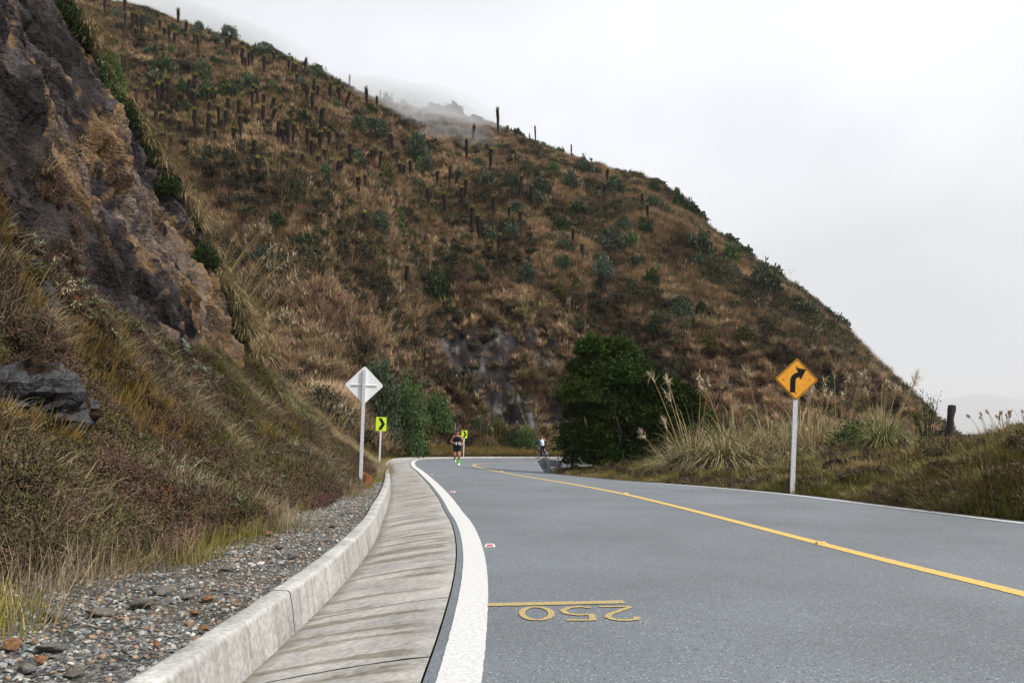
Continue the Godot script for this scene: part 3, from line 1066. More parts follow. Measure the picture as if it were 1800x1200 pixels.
func sign_post(o: Node3D, h: float, w: float, mat: Material) -> void:
	# a folded channel post: web and two flanges
	var b := MB.new()
	b.box(Vector3(0, h / 2 - 0.2, 0), Vector3(w / 2, 0, 0), Vector3(0, h / 2 + 0.2, 0), Vector3(0, 0, 0.003), Color.WHITE)
	for s in [-1.0, 1.0]:
		b.box(Vector3(s * (w / 2 - 0.003), h / 2 - 0.2, -0.022), Vector3(0.003, 0, 0), Vector3(0, h / 2 + 0.2, 0), Vector3(0, 0, 0.019), Color.WHITE)
	obj("post", b.mesh(), mat, o)

func build_signs() -> void:
	var f := Vector3(0, 0, 1)
	# curve warning sign on the valley side
	var o := base("warning_sign", P(5.79, -0.03, 17.6), "orange diamond warning sign with a black bent arrow on a white post", "road sign")
	o.rotation = Vector3(0, -0.06, -0.034)
	sign_post(o, 2.05, 0.092, M.pole)
	var b := MB.new()
	b.slab(rounded_diamond(0.44, 0.04), Vector3(0, 2.36, 0.006), Vector3.RIGHT, Vector3.UP, f * 0.004, Color.WHITE)
	var plate := obj("plate", b.mesh(), M.orange, o)
	b = MB.new()
	var outer := rounded_diamond(0.424, 0.034)
	var inner := rounded_diamond(0.403, 0.026)
	for k in outer.size():
		var j := (k + 1) % outer.size()
		for t in [[outer[k], outer[j], inner[j]], [outer[k], inner[j], inner[k]]]:
			b.otri(Vector3(t[0].x, t[0].y + 2.36, 0.0125), Vector3(t[1].x, t[1].y + 2.36, 0.0125), Vector3(t[2].x, t[2].y + 2.36, 0.0125), f, Color.BLACK)
	obj("border", b.mesh(), M.black, plate)
	b = MB.new()
	var shaft := PackedVector2Array()
	var back := PackedVector2Array()
	for k in 9:
		var a := PI / 2 * k / 8.0 * 0.86
		shaft.append(Vector2(0.065 - 0.19 * cos(a), 0.02 + 0.165 * sin(a)))
		back.append(Vector2(0.065 - 0.083 * cos(a), 0.02 + 0.063 * sin(a)))
	back.reverse()
	var arrow := PackedVector2Array([Vector2(-0.125, -0.235)])
	arrow.append_array(shaft)
	arrow.append_array(PackedVector2Array([Vector2(0.012, 0.222), Vector2(-0.03, 0.278), Vector2(0.19, 0.245), Vector2(0.085, 0.03)]))
	back[0] = Vector2(0.062, 0.086)
	arrow.append_array(back)
	arrow.append(Vector2(-0.018, -0.235))
	b.slab(arrow, Vector3(0.0, 2.325, 0.0105), Vector3.RIGHT, Vector3.UP, f * 0.002, Color.BLACK)
	obj("arrow", b.mesh(), M.black, plate)
	for q in [Vector2(0, 0.26), Vector2(-0.27, 0.0), Vector2(0.27, 0.0), Vector2(0, -0.28)]:
		b = MB.new()
		b.tube([Vector3(q.x, 2.36 + q.y, 0.008), Vector3(q.x, 2.36 + q.y, 0.016)], [0.014, 0.011], 8, Color(0.12, 0.06, 0.02))
		obj("bolt", b.mesh(), M.leaf, plate)
	# the same kind of sign seen from behind
	o = base("warning_sign", P(-3.33, 0.03, 18.7), "plain white back of a diamond sign with cross brace, behind the kerb", "road sign")
	o.rotation = Vector3(0, 0.04, -0.036)
	sign_post(o, 2.6, 0.068, M.pole)
	b = MB.new()
	b.slab(rounded_diamond(0.425, 0.04), Vector3(0.0, 2.26, -0.05), Vector3.RIGHT, Vector3.UP, f * 0.004, Color.WHITE)
	plate = obj("plate", b.mesh(), M.zinc, o)
	b = MB.new()
	b.box(Vector3(0.0, 2.26, -0.036), Vector3(0.285, 0, 0), Vector3(0, 0.003, 0), Vector3(0, 0, 0.012), Color.WHITE)
	b.box(Vector3(0.0, 2.245, -0.0435), Vector3(0.285, 0, 0), Vector3(0, 0.015, 0), Vector3(0, 0, 0.002), Color.WHITE)
	obj("brace", b.mesh(), M.zinc, plate)
	for k in 7:
		b = MB.new()
		b.tube([Vector3(0.0, 2.0 + 0.08 * k, 0.002), Vector3(0.0, 2.0 + 0.08 * k, 0.006)], [0.008, 0.007], 8, Color(0.05, 0.05, 0.05))
		obj("bolt", b.mesh(), M.leaf, o)
	# chevron signs round the outside of the bend
	var spots := [[seen_at(667, 745, 37), 0.0, 0.02, 1.55, "yellow green chevron sign on the bank behind the kerb"], [seen_at(814.5, 763, 66.5), 0.12, 0.0, 1.75, "yellow green chevron sign beyond the runner"]]
	for s in spots:
		var c: Vector3 = s[0]
		var foot: float = c.y - s[3]
		o = base("chevron_sign", Vector3(c.x, foot, c.z), s[4], "road sign", "chevron signs round the bend")
		o.rotation = Vector3(0, 0.15, -0.045)
		sign_post(o, s[3] - 0.2, 0.075, M.pole)
		b = MB.new()
		b.slab(rounded_rect(0.225, 0.3, 0.03), Vector3(0, s[3], 0.006), Vector3.RIGHT, Vector3.UP, f * 0.004, Color.WHITE)
		plate = obj("plate", b.mesh(), M.lime, o)
		b = MB.new()
		b.slab(PackedVector2Array([Vector2(-0.13, 0.255), Vector2(0.02, 0.255), Vector2(0.165, 0.0), Vector2(0.02, -0.255), Vector2(-0.13, -0.255), Vector2(0.012, 0.0)]), Vector3(0, s[3], 0.0105), Vector3.RIGHT, Vector3.UP, f * 0.002, Color.BLACK)
		obj("chevron", b.mesh(), M.black, plate)

func build_studs() -> void:
	var red := [[861, 960, 8.33], [796, 865, 17.6], [758, 834, 27.5], [740, 820, 37]]
	for s in red:
		var o := base("road_stud", seen_at(s[0], s[1], s[2]) * Vector3(1, 0, 1) + Vector3.UP * 0.006, "white road stud with a red reflector beside the thick white line", "road stud", "red reflector road studs")
		stud(o, Color(0.75, 0.73, 0.7), Color(0.55, 0.02, 0.045))
	for s in [[1444, 957, 8.5], [1100, 868.5, 17.0], [882, 829, 30.7]]:
		var o := base("road_stud", seen_at(s[0], s[1], s[2]) * Vector3(1, 0, 1) + Vector3.UP * 0.008, "small amber road stud on the yellow centre line", "road stud", "amber road studs")
		stud(o, Color(0.72, 0.5, 0.2), Color(0.6, 0.26, 0.04))

func stud(o: Node3D, body: Color, lens: Color) -> void:
	var b := MB.new()
	var t := [Vector3(-0.036, 0.018, -0.028), Vector3(0.036, 0.018, -0.028), Vector3(0.036, 0.018, 0.028), Vector3(-0.036, 0.018, 0.028)]
	var l := [Vector3(-0.052, -0.004, -0.052), Vector3(0.052, -0.004, -0.052), Vector3(0.052, -0.004, 0.052), Vector3(-0.052, -0.004, 0.052)]
	b.otri(t[0], t[1], t[2], Vector3.UP, body)
	b.otri(t[0], t[2], t[3], Vector3.UP, body)
	for k in 4:
		var j := (k + 1) % 4
		b.otri(l[k], l[j], t[j], l[k] + l[j], body)
		b.otri(l[k], t[j], t[k], l[k] + l[j], body)
	obj("body", b.mesh(), M.gloss, o)
	b = MB.new()
	var q := [Vector3(-0.038, 0.003, 0.0495), Vector3(0.038, 0.003, 0.0495), Vector3(0.03, 0.0165, 0.032), Vector3(-0.03, 0.0165, 0.032)]
	b.quad(q[0], q[1], q[2], q[3], lens)
	obj("reflector", b.mesh(), M.gloss, o)

func build_guardrail() -> void:
	# the galvanised end wing of a crash barrier, knocked askew, with its rail running back along the far branch
	var o := base("guardrail", P(1.62, -0.33, 38.0), "bent galvanised guardrail end leaning beside the large dark bush", "guardrail")
	var wave := [[-0.16, 0.0], [-0.13, 0.04], [-0.08, 0.04], [-0.03, -0.03], [0.03, -0.03], [0.08, 0.04], [0.13, 0.04], [0.16, 0.0]]
	var b := MB.new()
	var path := [[Vector3(-0.3, 0.62, 0.12), Vector3(0.72, 0.62, 0.1)], [Vector3(0.08, 0.36, 0.06), Vector3(0.72, 0.62, 0.1)], [Vector3(0.42, 0.02, 0.02), Vector3(0.7, 0.6, 0.2)]]
	path = [[Vector3(-0.33, 0.66, 0.0)], [Vector3(-0.14, 0.33, 0.02)], [Vector3(0.1, 0.0, 0.05)]]
	var across := Vector3(0.84, 0.54, 0.1).normalized()
	for k in 2:
		for e in wave.size() - 1:
			var p := []
			for c in [[k, e], [k, e + 1], [k + 1, e + 1], [k + 1, e]]:
				p.append(path[c[0]][0] + across * wave[c[1]][0] * 1.15 + Vector3(0.1, 0.05, 1.0) * wave[c[1]][1])
			b.quad(p[0], p[1], p[2], p[3], Color.WHITE)
	obj("end_wing", b.mesh(), M.steel, o)
	b = MB.new()
	var run := [Vector3(-0.2, 0.5, -0.08), Vector3(0.5, 0.42, -0.9), Vector3(1.3, 0.38, -2.4), Vector3(2.6, 0.4, -4.6), Vector3(5.0, 0.4, -7.5)]
	for k in run.size() - 1:
		for e in wave.size() - 1:
			var p := []
			for c in [[k, e], [k, e + 1], [k + 1, e + 1], [k + 1, e]]:
				p.append(run[c[0]] + Vector3.UP * wave[c[1]][0] + Vector3(-0.6, 0, 0.6) * wave[c[1]][1])
			b.quad(p[0], p[1], p[2], p[3], Color.WHITE)
	obj("rail", b.mesh(), M.steel, o)
	for q in [Vector3(-0.12, 0, -0.12), Vector3(0.55, 0, -1.0), Vector3(1.5, 0, -2.6), Vector3(2.7, 0, -4.7)]:
		b = MB.new()
		b.box(q + Vector3(0, 0.2, 0), Vector3(0.05, 0, 0), Vector3(0.03, 0.38, 0), Vector3(0, 0, 0.035), Color.WHITE, 0.006)
		obj("post", b.mesh(), M.steel, o)

func build_fence_post() -> void:
	var p := verge_at(28.4, 11.2)
	p.x = 14.52
	var o := base("fence_post", p, "weathered grey wooden fence post on the edge of the verge", "post")
	var b := MB.new()
	var pts := []
	var rad := []
	for k in 12:
		pts.append(Vector3(0.012 * sin(k * 1.3) + 0.012 * k, -0.3 + 0.155 * k, 0.01 * cos(k * 2.0)))
		rad.append(0.115 + 0.008 * sin(k * 2.1) + (0.014 if k > 9 else 0.0))
	b.tube(pts, rad, 9, Color(0.10, 0.085, 0.08))
	obj("shaft", b.mesh(), M.wood, o)

# ---------------------------------------------------------------- shrubs and trees
func crown_mesh(count: int, leaf: float, c1: Color, c2: Color, dome: float, sd: int, hollow := 0.35, narrow := 0.5) -> ArrayMesh:
	# leaf sprays filling a lumpy dome of radius 1 (height dome), denser towards the outside
	var r := RandomNumberGenerator.new()
	r.seed = sd
	var f := FastNoiseLite.new()
	f.seed = sd
	f.frequency = 0.9
	var b := MB.new()
	for k in count:
		var d := Vector3(r.randfn(), absf(r.randfn()) * 1.1 - 0.25, r.randfn()).normalized()
		var reach := 0.80 + 0.6 * f.get_noise_3dv(d * 2.2) + 0.3 * f.get_noise_3dv(d * 6.0)
		var q := pow(r.randf(), narrow)
		var p := d * reach * lerpf(hollow, 1.0, q)
		p.y = maxf(p.y, -0.1) * dome
		var col := c1.lerp(c2, clampf(r.randf() * 0.75 + 0.25 * (0.5 + f.get_noise_3dv(d * 4.0)), 0, 1))
		var out := (d + Vector3(r.randf_range(-0.8, 0.8), r.randf_range(-0.2, 0.9), r.randf_range(-0.8, 0.8))).normalized()
		for e in 3:
			var g := (out + Vector3(r.randf_range(-1, 1), r.randf_range(-0.7, 1), r.randf_range(-1, 1)) * 0.8).normalized()
			var s := g.cross(Vector3(r.randf_range(-1, 1), r.randf_range(-1, 1), r.randf_range(-1, 1))).normalized() * leaf * 0.3
			var l := leaf * r.randf_range(0.7, 1.35)
			b.tri(p - s * 0.3, p + g * l * 0.55 + s, p + g * l, col)
			b.tri(p - s * 0.3, p + g * l, p + g * l * 0.55 - s, col)
	return b.mesh()

func stems_mesh(count: int, top: float, spread: float, rad: float, sd: int, col: Color) -> ArrayMesh:
	var r := RandomNumberGenerator.new()
	r.seed = sd
	var b := MB.new()
	for k in count:
		var a := TAU * k / count + r.randf()
		var d := Vector3(cos(a), 0, sin(a))
		var reach := spread * r.randf_range(0.4, 1.0)
		var hh := top * r.randf_range(0.7, 1.1)
		b.tube([d * 0.05 + Vector3.DOWN * 0.25, d * reach * 0.25 + Vector3.UP * hh * 0.35, d * reach * 0.65 + Vector3.UP * hh * 0.7, d * reach + Vector3.UP * hh], [rad, rad * 0.8, rad * 0.5, rad * 0.18], 5, col)
		for e in 2:
			var s := d * reach * 0.5 + Vector3.UP * hh * 0.55
			var g := Vector3(r.randf_range(-1, 1), 0.8, r.randf_range(-1, 1)) * 0.35
			b.tube([s, s + g * spread], [rad * 0.45, rad * 0.12], 4, col)
	return b.mesh()

var shrub_kinds := {}
func make_shrub_kinds() -> void:
	var spec := {
		"g": [Color(0.03, 0.043, 0.027), Color(0.10, 0.125, 0.075)],
		"d": [Color(0.018, 0.032, 0.014), Color(0.045, 0.068, 0.026)],
		"b": [Color(0.04, 0.075, 0.028), Color(0.115, 0.17, 0.06)],
		"o": [Color(0.06, 0.06, 0.022), Color(0.115, 0.105, 0.035)],
	}
	for k in spec:
		shrub_kinds[k] = []
		shrub_kinds[k + "+"] = []
		for e in 3:
			shrub_kinds[k].append([crown_mesh(1000, 0.19, spec[k][0], spec[k][1], 1.15, 11 * e + k.unicode_at(0)), stems_mesh(6, 0.8, 0.6, 0.05, e + 5, Color(0.07, 0.06, 0.05))])
			shrub_kinds[k + "+"].append([crown_mesh(3000, 0.085, spec[k][0], spec[k][1], 1.15, 13 * e + k.unicode_at(0)), shrub_kinds[k][e][1]])

const SHRUB_WORDS := {"g": "grey green rounded shrub on the grassy hillside", "d": "dark green rounded shrub on the grassy hillside", "b": "bright green rounded shrub on the grassy hillside", "o": "olive brown rounded shrub on the grassy hillside"}

func shrub(at: Vector3, half: float, high: float, kind: String, label := "", group := "") -> Node3D:
	var near := not label.ends_with("hill") and not label.ends_with("grass") and not label.ends_with("sky")
	var pick: Array = shrub_kinds[kind + ("+" if near else "")][rng.randi() % 3]
	var o := base("shrub", at, label if label else SHRUB_WORDS[kind], "shrub", group if group else "%s shrubs on the hillside" % {"g": "grey green", "d": "dark green", "b": "bright green", "o": "olive brown"}[kind])
	# tall shrubs are several heads one above the other, so that no head is drawn out of shape
	var heads := maxi(1, int(round(high / (half * 1.7))))
	var tall := high / (1.15 * (1.0 + 0.62 * (heads - 1)))
	for k in heads:
		var c := obj("crown", pick[0] if k == 0 else shrub_kinds[kind + ("+" if near else "")][rng.randi() % 3][0], M.leaf, o)
		c.position = Vector3(rng.randf_range(-0.25, 0.25) * half if k else 0.0, tall * 0.71 * k, rng.randf_range(-0.2, 0.2) * half if k else 0.0)
		c.scale = Vector3(half, tall, half) * (1.0 - 0.07 * k)
		c.rotation.y = rng.randf() * TAU
	var st := obj("stem", pick[1], M.bark, o)
	st.scale = Vector3(half, high / 1.15, half)
	return o

const SHRUBS := {
	"180,0": [[150, 110, 220, 60, "g"], [490, 150, 260, 60, "g"], [120, 410, 500, 55, "d"], [725, 480, 550, 45, "b"], [520, 480, 600, 90, "g"], [640, 620, 800, 110, "d"], [1050, 650, 800, 80, "g"], [560, 760, 860, 100, "g"], [1180, 620, 700, 90, "d"], [1260, 530, 620, 50, "g"], [1550, 780, 960, 110, "g"], [1320, 890, 1040, 110, "d"], [840, 880, 1020, 70, "d"], [1100, 880, 1080, 90, "d"], [860, 1100, 1190, 60, "d"], [1360, 660, 730, 50, "g"], [740, 250, 320, 60, "g"], [1640, 500, 600, 100, "g"], [820, 290, 380, 60, "g"], [980, 290, 400, 60, "g"]],
	"200,180": [[370, 245, 300, 60, "d"], [1000, 480, 540, 50, "d"], [800, 135, 170, 25, "b"], [910, 90, 150, 40, "g"], [730, 10, 90, 60, "d"], [1390, 165, 210, 50, "d"], [370, 310, 420, 50, "o"]],
	"450,80": [[180, 390, 470, 40, "b"], [640, 230, 360, 90, "g"], [250, 470, 560, 70, "d"], [830, 580, 640, 50, "b"], [1070, 760, 900, 80, "g"], [1280, 790, 930, 110, "g"], [1165, 680, 740, 50, "b"], [1380, 440, 570, 60, "g"], [1690, 960, 1180, 110, "g"], [480, 740, 790, 90, "d"], [330, 780, 850, 50, "g"], [860, 390, 470, 60, "d"], [150, 30, 130, 110, "g"], [300, 100, 190, 90, "g"], [1210, 630, 700, 60, "d"], [1550, 560, 660, 60, "g"]],
	"450,260": [[1070, 30, 160, 60, "g"], [1650, 40, 150, 80, "d"], [1720, 130, 250, 55, "b"], [1710, 340, 430, 55, "b"], [720, 180, 380, 60, "g"], [1380, 180, 330, 70, "o"], [215, 720, 880, 110, "d"], [650, 850, 950, 70, "d"], [510, 930, 1060, 130, "d"], [1510, 650, 770, 50, "b"], [1300, 680, 930, 90, "g"], [1520, 800, 950, 60, "b"], [330, 480, 560, 50, "d"], [350, 340, 420, 40, "d"], [720, 490, 540, 80, "d"], [100, 1050, 1250, 150, "g"], [870, 430, 500, 50, "o"], [1640, 890, 950, 50, "o"]],
	"700,180": [[200, 380, 600, 110, "g"], [160, 530, 620, 80, "d"], [310, 580, 750, 60, "g"], [640, 690, 800, 60, "g"], [830, 600, 700, 80, "g"], [920, 740, 900, 90, "g"], [1200, 790, 940, 90, "d"], [580, 10, 130, 110, "g"], [400, 50, 110, 150, "g"], [1470, 970, 1090, 90, "g"], [1500, 800, 960, 120, "g"], [1240, 1060, 1180, 80, "g"], [380, 1110, 1190, 50, "g"], [760, 1080, 1190, 60, "g"], [970, 1090, 1150, 50, "d"], [1060, 460, 500, 40, "d"], [1390, 660, 740, 60, "o"], [1640, 650, 760, 60, "b"]],
	"700,340": [[960, 370, 520, 70, "g"], [1180, 310, 460, 80, "g"], [1290, 260, 360, 60, "g"], [720, 450, 520, 70, "g"], [600, 550, 630, 60, "d"], [840, 760, 870, 70, "d"], [1100, 700, 760, 60, "d"], [1700, 280, 400, 100, "d"], [1350, 740, 960, 80, "g"], [1740, 680, 830, 70, "g"], [1750, 520, 620, 70, "g"], [540, 280, 320, 30, "b"], [1500, 480, 540, 50, "g"], [420, 860, 1080, 120, "d"], [560, 740, 830, 60, "d"]],
	"950,260": [[470, 120, 270, 80, "g"], [320, 250, 420, 90, "g"], [780, 310, 490, 100, "g"], [1190, 370, 470, 70, "d"], [750, 870, 1080, 140, "g"], [960, 920, 1040, 80, "b"], [1690, 910, 1130, 130, "g"], [1110, 810, 930, 80, "d"], [390, 590, 710, 110, "d"], [280, 1000, 1100, 90, "g"], [610, 690, 740, 45, "b"], [640, 1130, 1250, 90, "g"], [1460, 500, 640, 80, "d"], [1340, 620, 680, 40, "b"], [1580, 580, 720, 90, "d"], [1180, 520, 640, 80, "g"], [880, 740, 860, 80, "g"]],
	"950,420": [[250, 190, 340, 60, "g"], [950, 510, 600, 60, "d"], [980, 640, 720, 60, "d"], [1170, 360, 510, 90, "d"], [1240, 270, 340, 50, "b"], [1490, 680, 850, 130, "g"], [1220, 840, 990, 90, "d"], [1000, 180, 260, 100, "g"], [1660, 160, 320, 70, "g"], [380, 450, 510, 50, "d"], [200, 480, 620, 70, "o"], [1550, 170, 240, 40, "d"], [1700, 690, 860, 50, "d"], [1480, 880, 1020, 80, "g"]],
	"1100,300": [[1100, 800, 960, 100, "b"], [1480, 1020, 1300, 160, "g"], [1900, 1200, 1280, 60, "b"], [1880, 1380, 1520, 120, "g"], [580, 1380, 1560, 120, "g"], [700, 1600, 1700, 80, "d"], [2540, 1850, 1930, 60, "d"], [1250, 780, 860, 60, "g"], [860, 1720, 1880, 110, "o"], [1250, 1700, 1830, 100, "o"]],
}
# stemmed rosette plants: place of the stem, top, foot
const ROSETTES := {
	"180,0": [[235, -20, 170], [232, 170, 310], [320, 175, 325], [368, 190, 330], [405, 200, 380], [350, 340, 385], [15, 10, 150], [645, 330, 410], [697, 310, 480], [597, 240, 330], [750, 385, 480], [775, 375, 425], [560, 395, 460], [868, 275, 440], [865, 385, 445], [955, 380, 485], [1015, 400, 555], [795, 140, 280], [1365, 520, 625], [1470, 475, 560], [1475, 545, 710], [1505, 640, 720], [1540, 590, 720], [1580, 560, 720], [1700, 545, 640], [1700, 630, 770], [1310, 440, 560], [1205, 440, 530], [228, 630, 850], [222, 850, 980], [220, 985, 1080], [297, 935, 1010], [487, 855, 1010], [360, 990, 1130], [457, 1000, 1110], [590, 950, 1150], [625, 920, 1050], [697, 890, 1110], [905, 910, 1140], [953, 840, 1060], [970, 1025, 1180], [1120, 995, 1140], [1325, 955, 1070], [1585, 950, 1050], [1575, 1020, 1180], [1635, 970, 1110], [1690, 1040, 1150], [1765, 1065, 1180]],
	"200,180": [[850, 120, 290], [985, 35, 170], [1110, 105, 290], [1195, 10, 150], [1170, 145, 300], [1315, 25, 250], [985, 185, 405], [695, 240, 330], [500, 165, 250], [440, 110, 225], [1120, 250, 300], [1065, 340, 440], [1265, 315, 455], [1335, 195, 370], [1570, 80, 225], [1645, 95, 230], [1620, 230, 310], [1735, 260, 450], [1785, 330, 460], [1475, 455, 690], [1500, 660, 860], [1435, 770, 975], [465, 300, 470], [505, 380, 560], [590, 410, 620], [680, 785, 900], [605, 740, 800], [1610, 660, 710], [1650, 675, 715]],
	"450,80": [[85, 150, 290], [190, 110, 210], [340, 190, 290], [385, 220, 330], [415, 235, 345], [510, 170, 295], [592, 125, 240], [560, 170, 230], [430, 340, 460], [610, 390, 540], [645, 470, 600], [535, 450, 630], [590, 550, 730], [775, 440, 570], [875, 480, 640], [930, 510, 660], [975, 300, 465], [1170, 490, 660], [1278, 570, 670], [1300, 450, 580], [670, 715, 950], [287, 930, 1055], [340, 840, 1075], [385, 885, 1040], [545, 920, 1110], [715, 920, 990], [770, 950, 1100], [668, 970, 1110], [590, 1070, 1230], [710, 830, 870], [1435, 980, 1150], [990, 1090, 1250], [630, 690, 760]],
	"450,260": [[725, 65, 150], [1210, 65, 180], [1255, 45, 170], [1300, 90, 240], [1175, 95, 160], [1485, 85, 230], [1515, 205, 340], [1565, 215, 310], [1628, 180, 340], [480, 110, 210], [395, 100, 170], [665, 130, 240], [315, 190, 265], [790, 170, 250], [865, 195, 340], [890, 165, 300], [1148, 335, 430], [1075, 355, 510], [1140, 745, 890], [1325, 300, 370]],
	"700,180": [[1055, 115, 350], [1130, 285, 335], [1155, 275, 345], [1245, 310, 400], [1380, 355, 440], [1450, 285, 450], [720, 430, 640], [970, 540, 750], [535, 710, 890], [590, 750, 890], [415, 775, 900], [325, 945, 1095], [500, 1010, 1230], [670, 960, 1160], [700, 860, 1050], [1005, 1040, 1210], [1275, 830, 1040], [1395, 925, 1090], [780, 290, 440]],
	"700,340": [[775, 205, 420], [855, 285, 510], [895, 330, 450], [1163, 195, 310], [1285, 245, 385], [1050, 480, 650], [90, 820, 1060], [945, 545, 610], [955, 610, 690]],
	"950,260": [[700, 270, 420], [668, 430, 570], [330, -30, 95], [452, 35, 115], [1070, 520, 660], [1140, 650, 805], [345, 895, 1020], [448, 1060, 1180]],
}

func rosette_plant_kinds() -> Array:
	# a thick stem sheathed in dead leaves, narrower below, with a tuft of yellow green leaves on top; stem 1 m tall, to be stretched
	var kinds := []
	for e in 4:
		var b := MB.new()
		var pts := []
		var rad := []
		for k in 9:
			var t := k / 8.0
			pts.append(Vector3(0.02 * sin(e * 2.0 + k), t - 0.06, 0.02 * cos(e + k * 1.4)))
			rad.append(lerpf(0.065, 0.125, smoothstep(0.1, 0.75, t)) * (1.0 + 0.08 * sin(k * 3.1 + e)))
		b.tube(pts, rad, 8, Color(0.014, 0.011, 0.010))
		for k in 130:
			var t := pow(rng.randf(), 0.7)
			var a := rng.randf() * TAU
			var r := lerpf(0.06, 0.12, smoothstep(0.1, 0.75, t))
			b.blade(Vector3(cos(a) * r, t, sin(a) * r), Vector3(cos(a) * 0.5, -1.0, sin(a) * 0.5), rng.randf_range(0.08, 0.16), 0.05, 0.2, 2, Color(0.016, 0.0125, 0.011) * rng.randf_range(0.6, 1.7), Color(0.028, 0.022, 0.019))
		var leaves := MB.new()
		for k in 46:
			var a := rng.randf() * TAU
			var up := rng.randf_range(-0.35, 1.6)
			var col := Color(0.20, 0.19, 0.06).lerp(Color(0.40, 0.36, 0.13), rng.randf())
			leaves.blade(Vector3(0, 0, 0), Vector3(cos(a), up, sin(a)), rng.randf_range(0.22, 0.4), 0.075, 0.14, 2, col, col.lerp(Color(0.36, 0.33, 0.15), 0.4))
		kinds.append([b.mesh(), leaves.mesh()])
	return kinds

var shrub_spots := []
var rosette_spots := []

func survey_hill() -> void:
	# where each shrub and rosette plant stands on the slope
	for key in SHRUBS:
		var o: PackedStringArray = key.split(",")
		for q in SHRUBS[key]:
			var px: float = float(o[0]) + q[0] / 6.0
			var p := hill_seen(px, float(o[1]) + q[2] / 6.0)
			shrub_spots.append({"p": p, "half": q[3] / 6.0 / FOCAL * -p.z * 1.15, "high": maxf(0.7, (q[2] - q[1]) / 6.0 / FOCAL * -p.z) * 1.2, "kind": q[4]})
	for k in 34:
		var px := 150.0 + 1330.0 * k / 33.0 + rng.randf_range(-15, 15)
		var p := hill_point(px, table(CREST_Z, px) - rng.randf_range(0.0, 3.0))
		shrub_spots.append({"p": p, "half": rng.randf_range(0.5, 1.7), "high": rng.randf_range(0.7, 1.9), "kind": ["g", "d", "g", "o"][rng.randi() % 4], "crest": true})
	for key in ROSETTES:
		var o: PackedStringArray = key.split(",")
		for q in ROSETTES[key]:
			var px: float = float(o[0]) + q[0] / 6.0
			var top: float = float(o[1]) + q[1] / 6.0
			var foot: float = float(o[1]) + q[2] / 6.0
			var p := hill_seen(px, foot)
			rosette_spots.append({"p": p, "px": px, "high": maxf(0.9, (foot - top) / FOCAL * -p.z * 1.1 + 0.45)})

func nearest(p: Vector3, spots: Array) -> Array:
	var best := 1e9
	var which := -1
	for i in spots.size():
		var d: float = p.distance_to(spots[i].p)
		if d > 0.01 and d < best:
			best = d
			which = i
	return [best, which]

const TONE := {"g": "grey green", "d": "dark green", "b": "bright green", "o": "olive brown"}

func plant_rosettes() -> void:
	var kinds := rosette_plant_kinds()
	for r in rosette_spots:
		var p: Vector3 = r.p
		var px: float = r.px
		var h: float = r.high
		var on_crest: bool = -p.z > table(CREST_Z, px) - 5.0
		var lean: bool = absf(px - 474) < 3.0 or absf(px - 798) < 3.0 or absf(px - 605) < 3.0
		var size := "squat" if h < 1.4 else ("short" if h < 2.2 else ("medium tall" if h < 3.2 else ("tall" if h < 4.4 else "very tall slender")))
		var by := nearest(p, shrub_spots)
		var mate := nearest(p, rosette_spots)
		var where := "standing apart in the hill grass"
		if on_crest:
			where = "against the sky on the hill crest"
		elif by[0] < 3.5:
			where = "beside a %s shrub on the hill" % TONE[shrub_spots[by[1]].kind]
		elif mate[0] < 2.6:
			where = "close beside a %s one on the hill" % ("taller" if rosette_spots[mate[1]].high > h else "shorter")
		var kind_words := "%s%s rosette plant with dark trunk" % ["leaning " if lean else "", size]
		var n := base("rosette_plant", p, kind_words + " " + where, "plant", "%s rosette plants %s" % [size, where])
		var kind: Array = kinds[rng.randi() % 4]
		var fat := clampf(h / 3.4, 0.75, 1.15) * rng.randf_range(1.6, 2.3) * (0.55 if on_crest else 1.0)
		var trunk := obj("trunk", kind[0], M.dry, n)
		trunk.scale = Vector3(fat, h - 0.15, fat)
		trunk.rotation.y = rng.randf() * TAU
		var tuft := obj("leaf_tuft", kind[1], M.leaf, n)
		tuft.position = Vector3(0, h - 0.22, 0)
		tuft.scale = Vector3.ONE * fat * (0.8 if on_crest else 0.9)
		tuft.rotation.y = rng.randf() * TAU
		n.rotation = Vector3(rng.randf_range(-0.04, 0.04), 0, -0.34 if lean else rng.randfn(-0.02, 0.055))

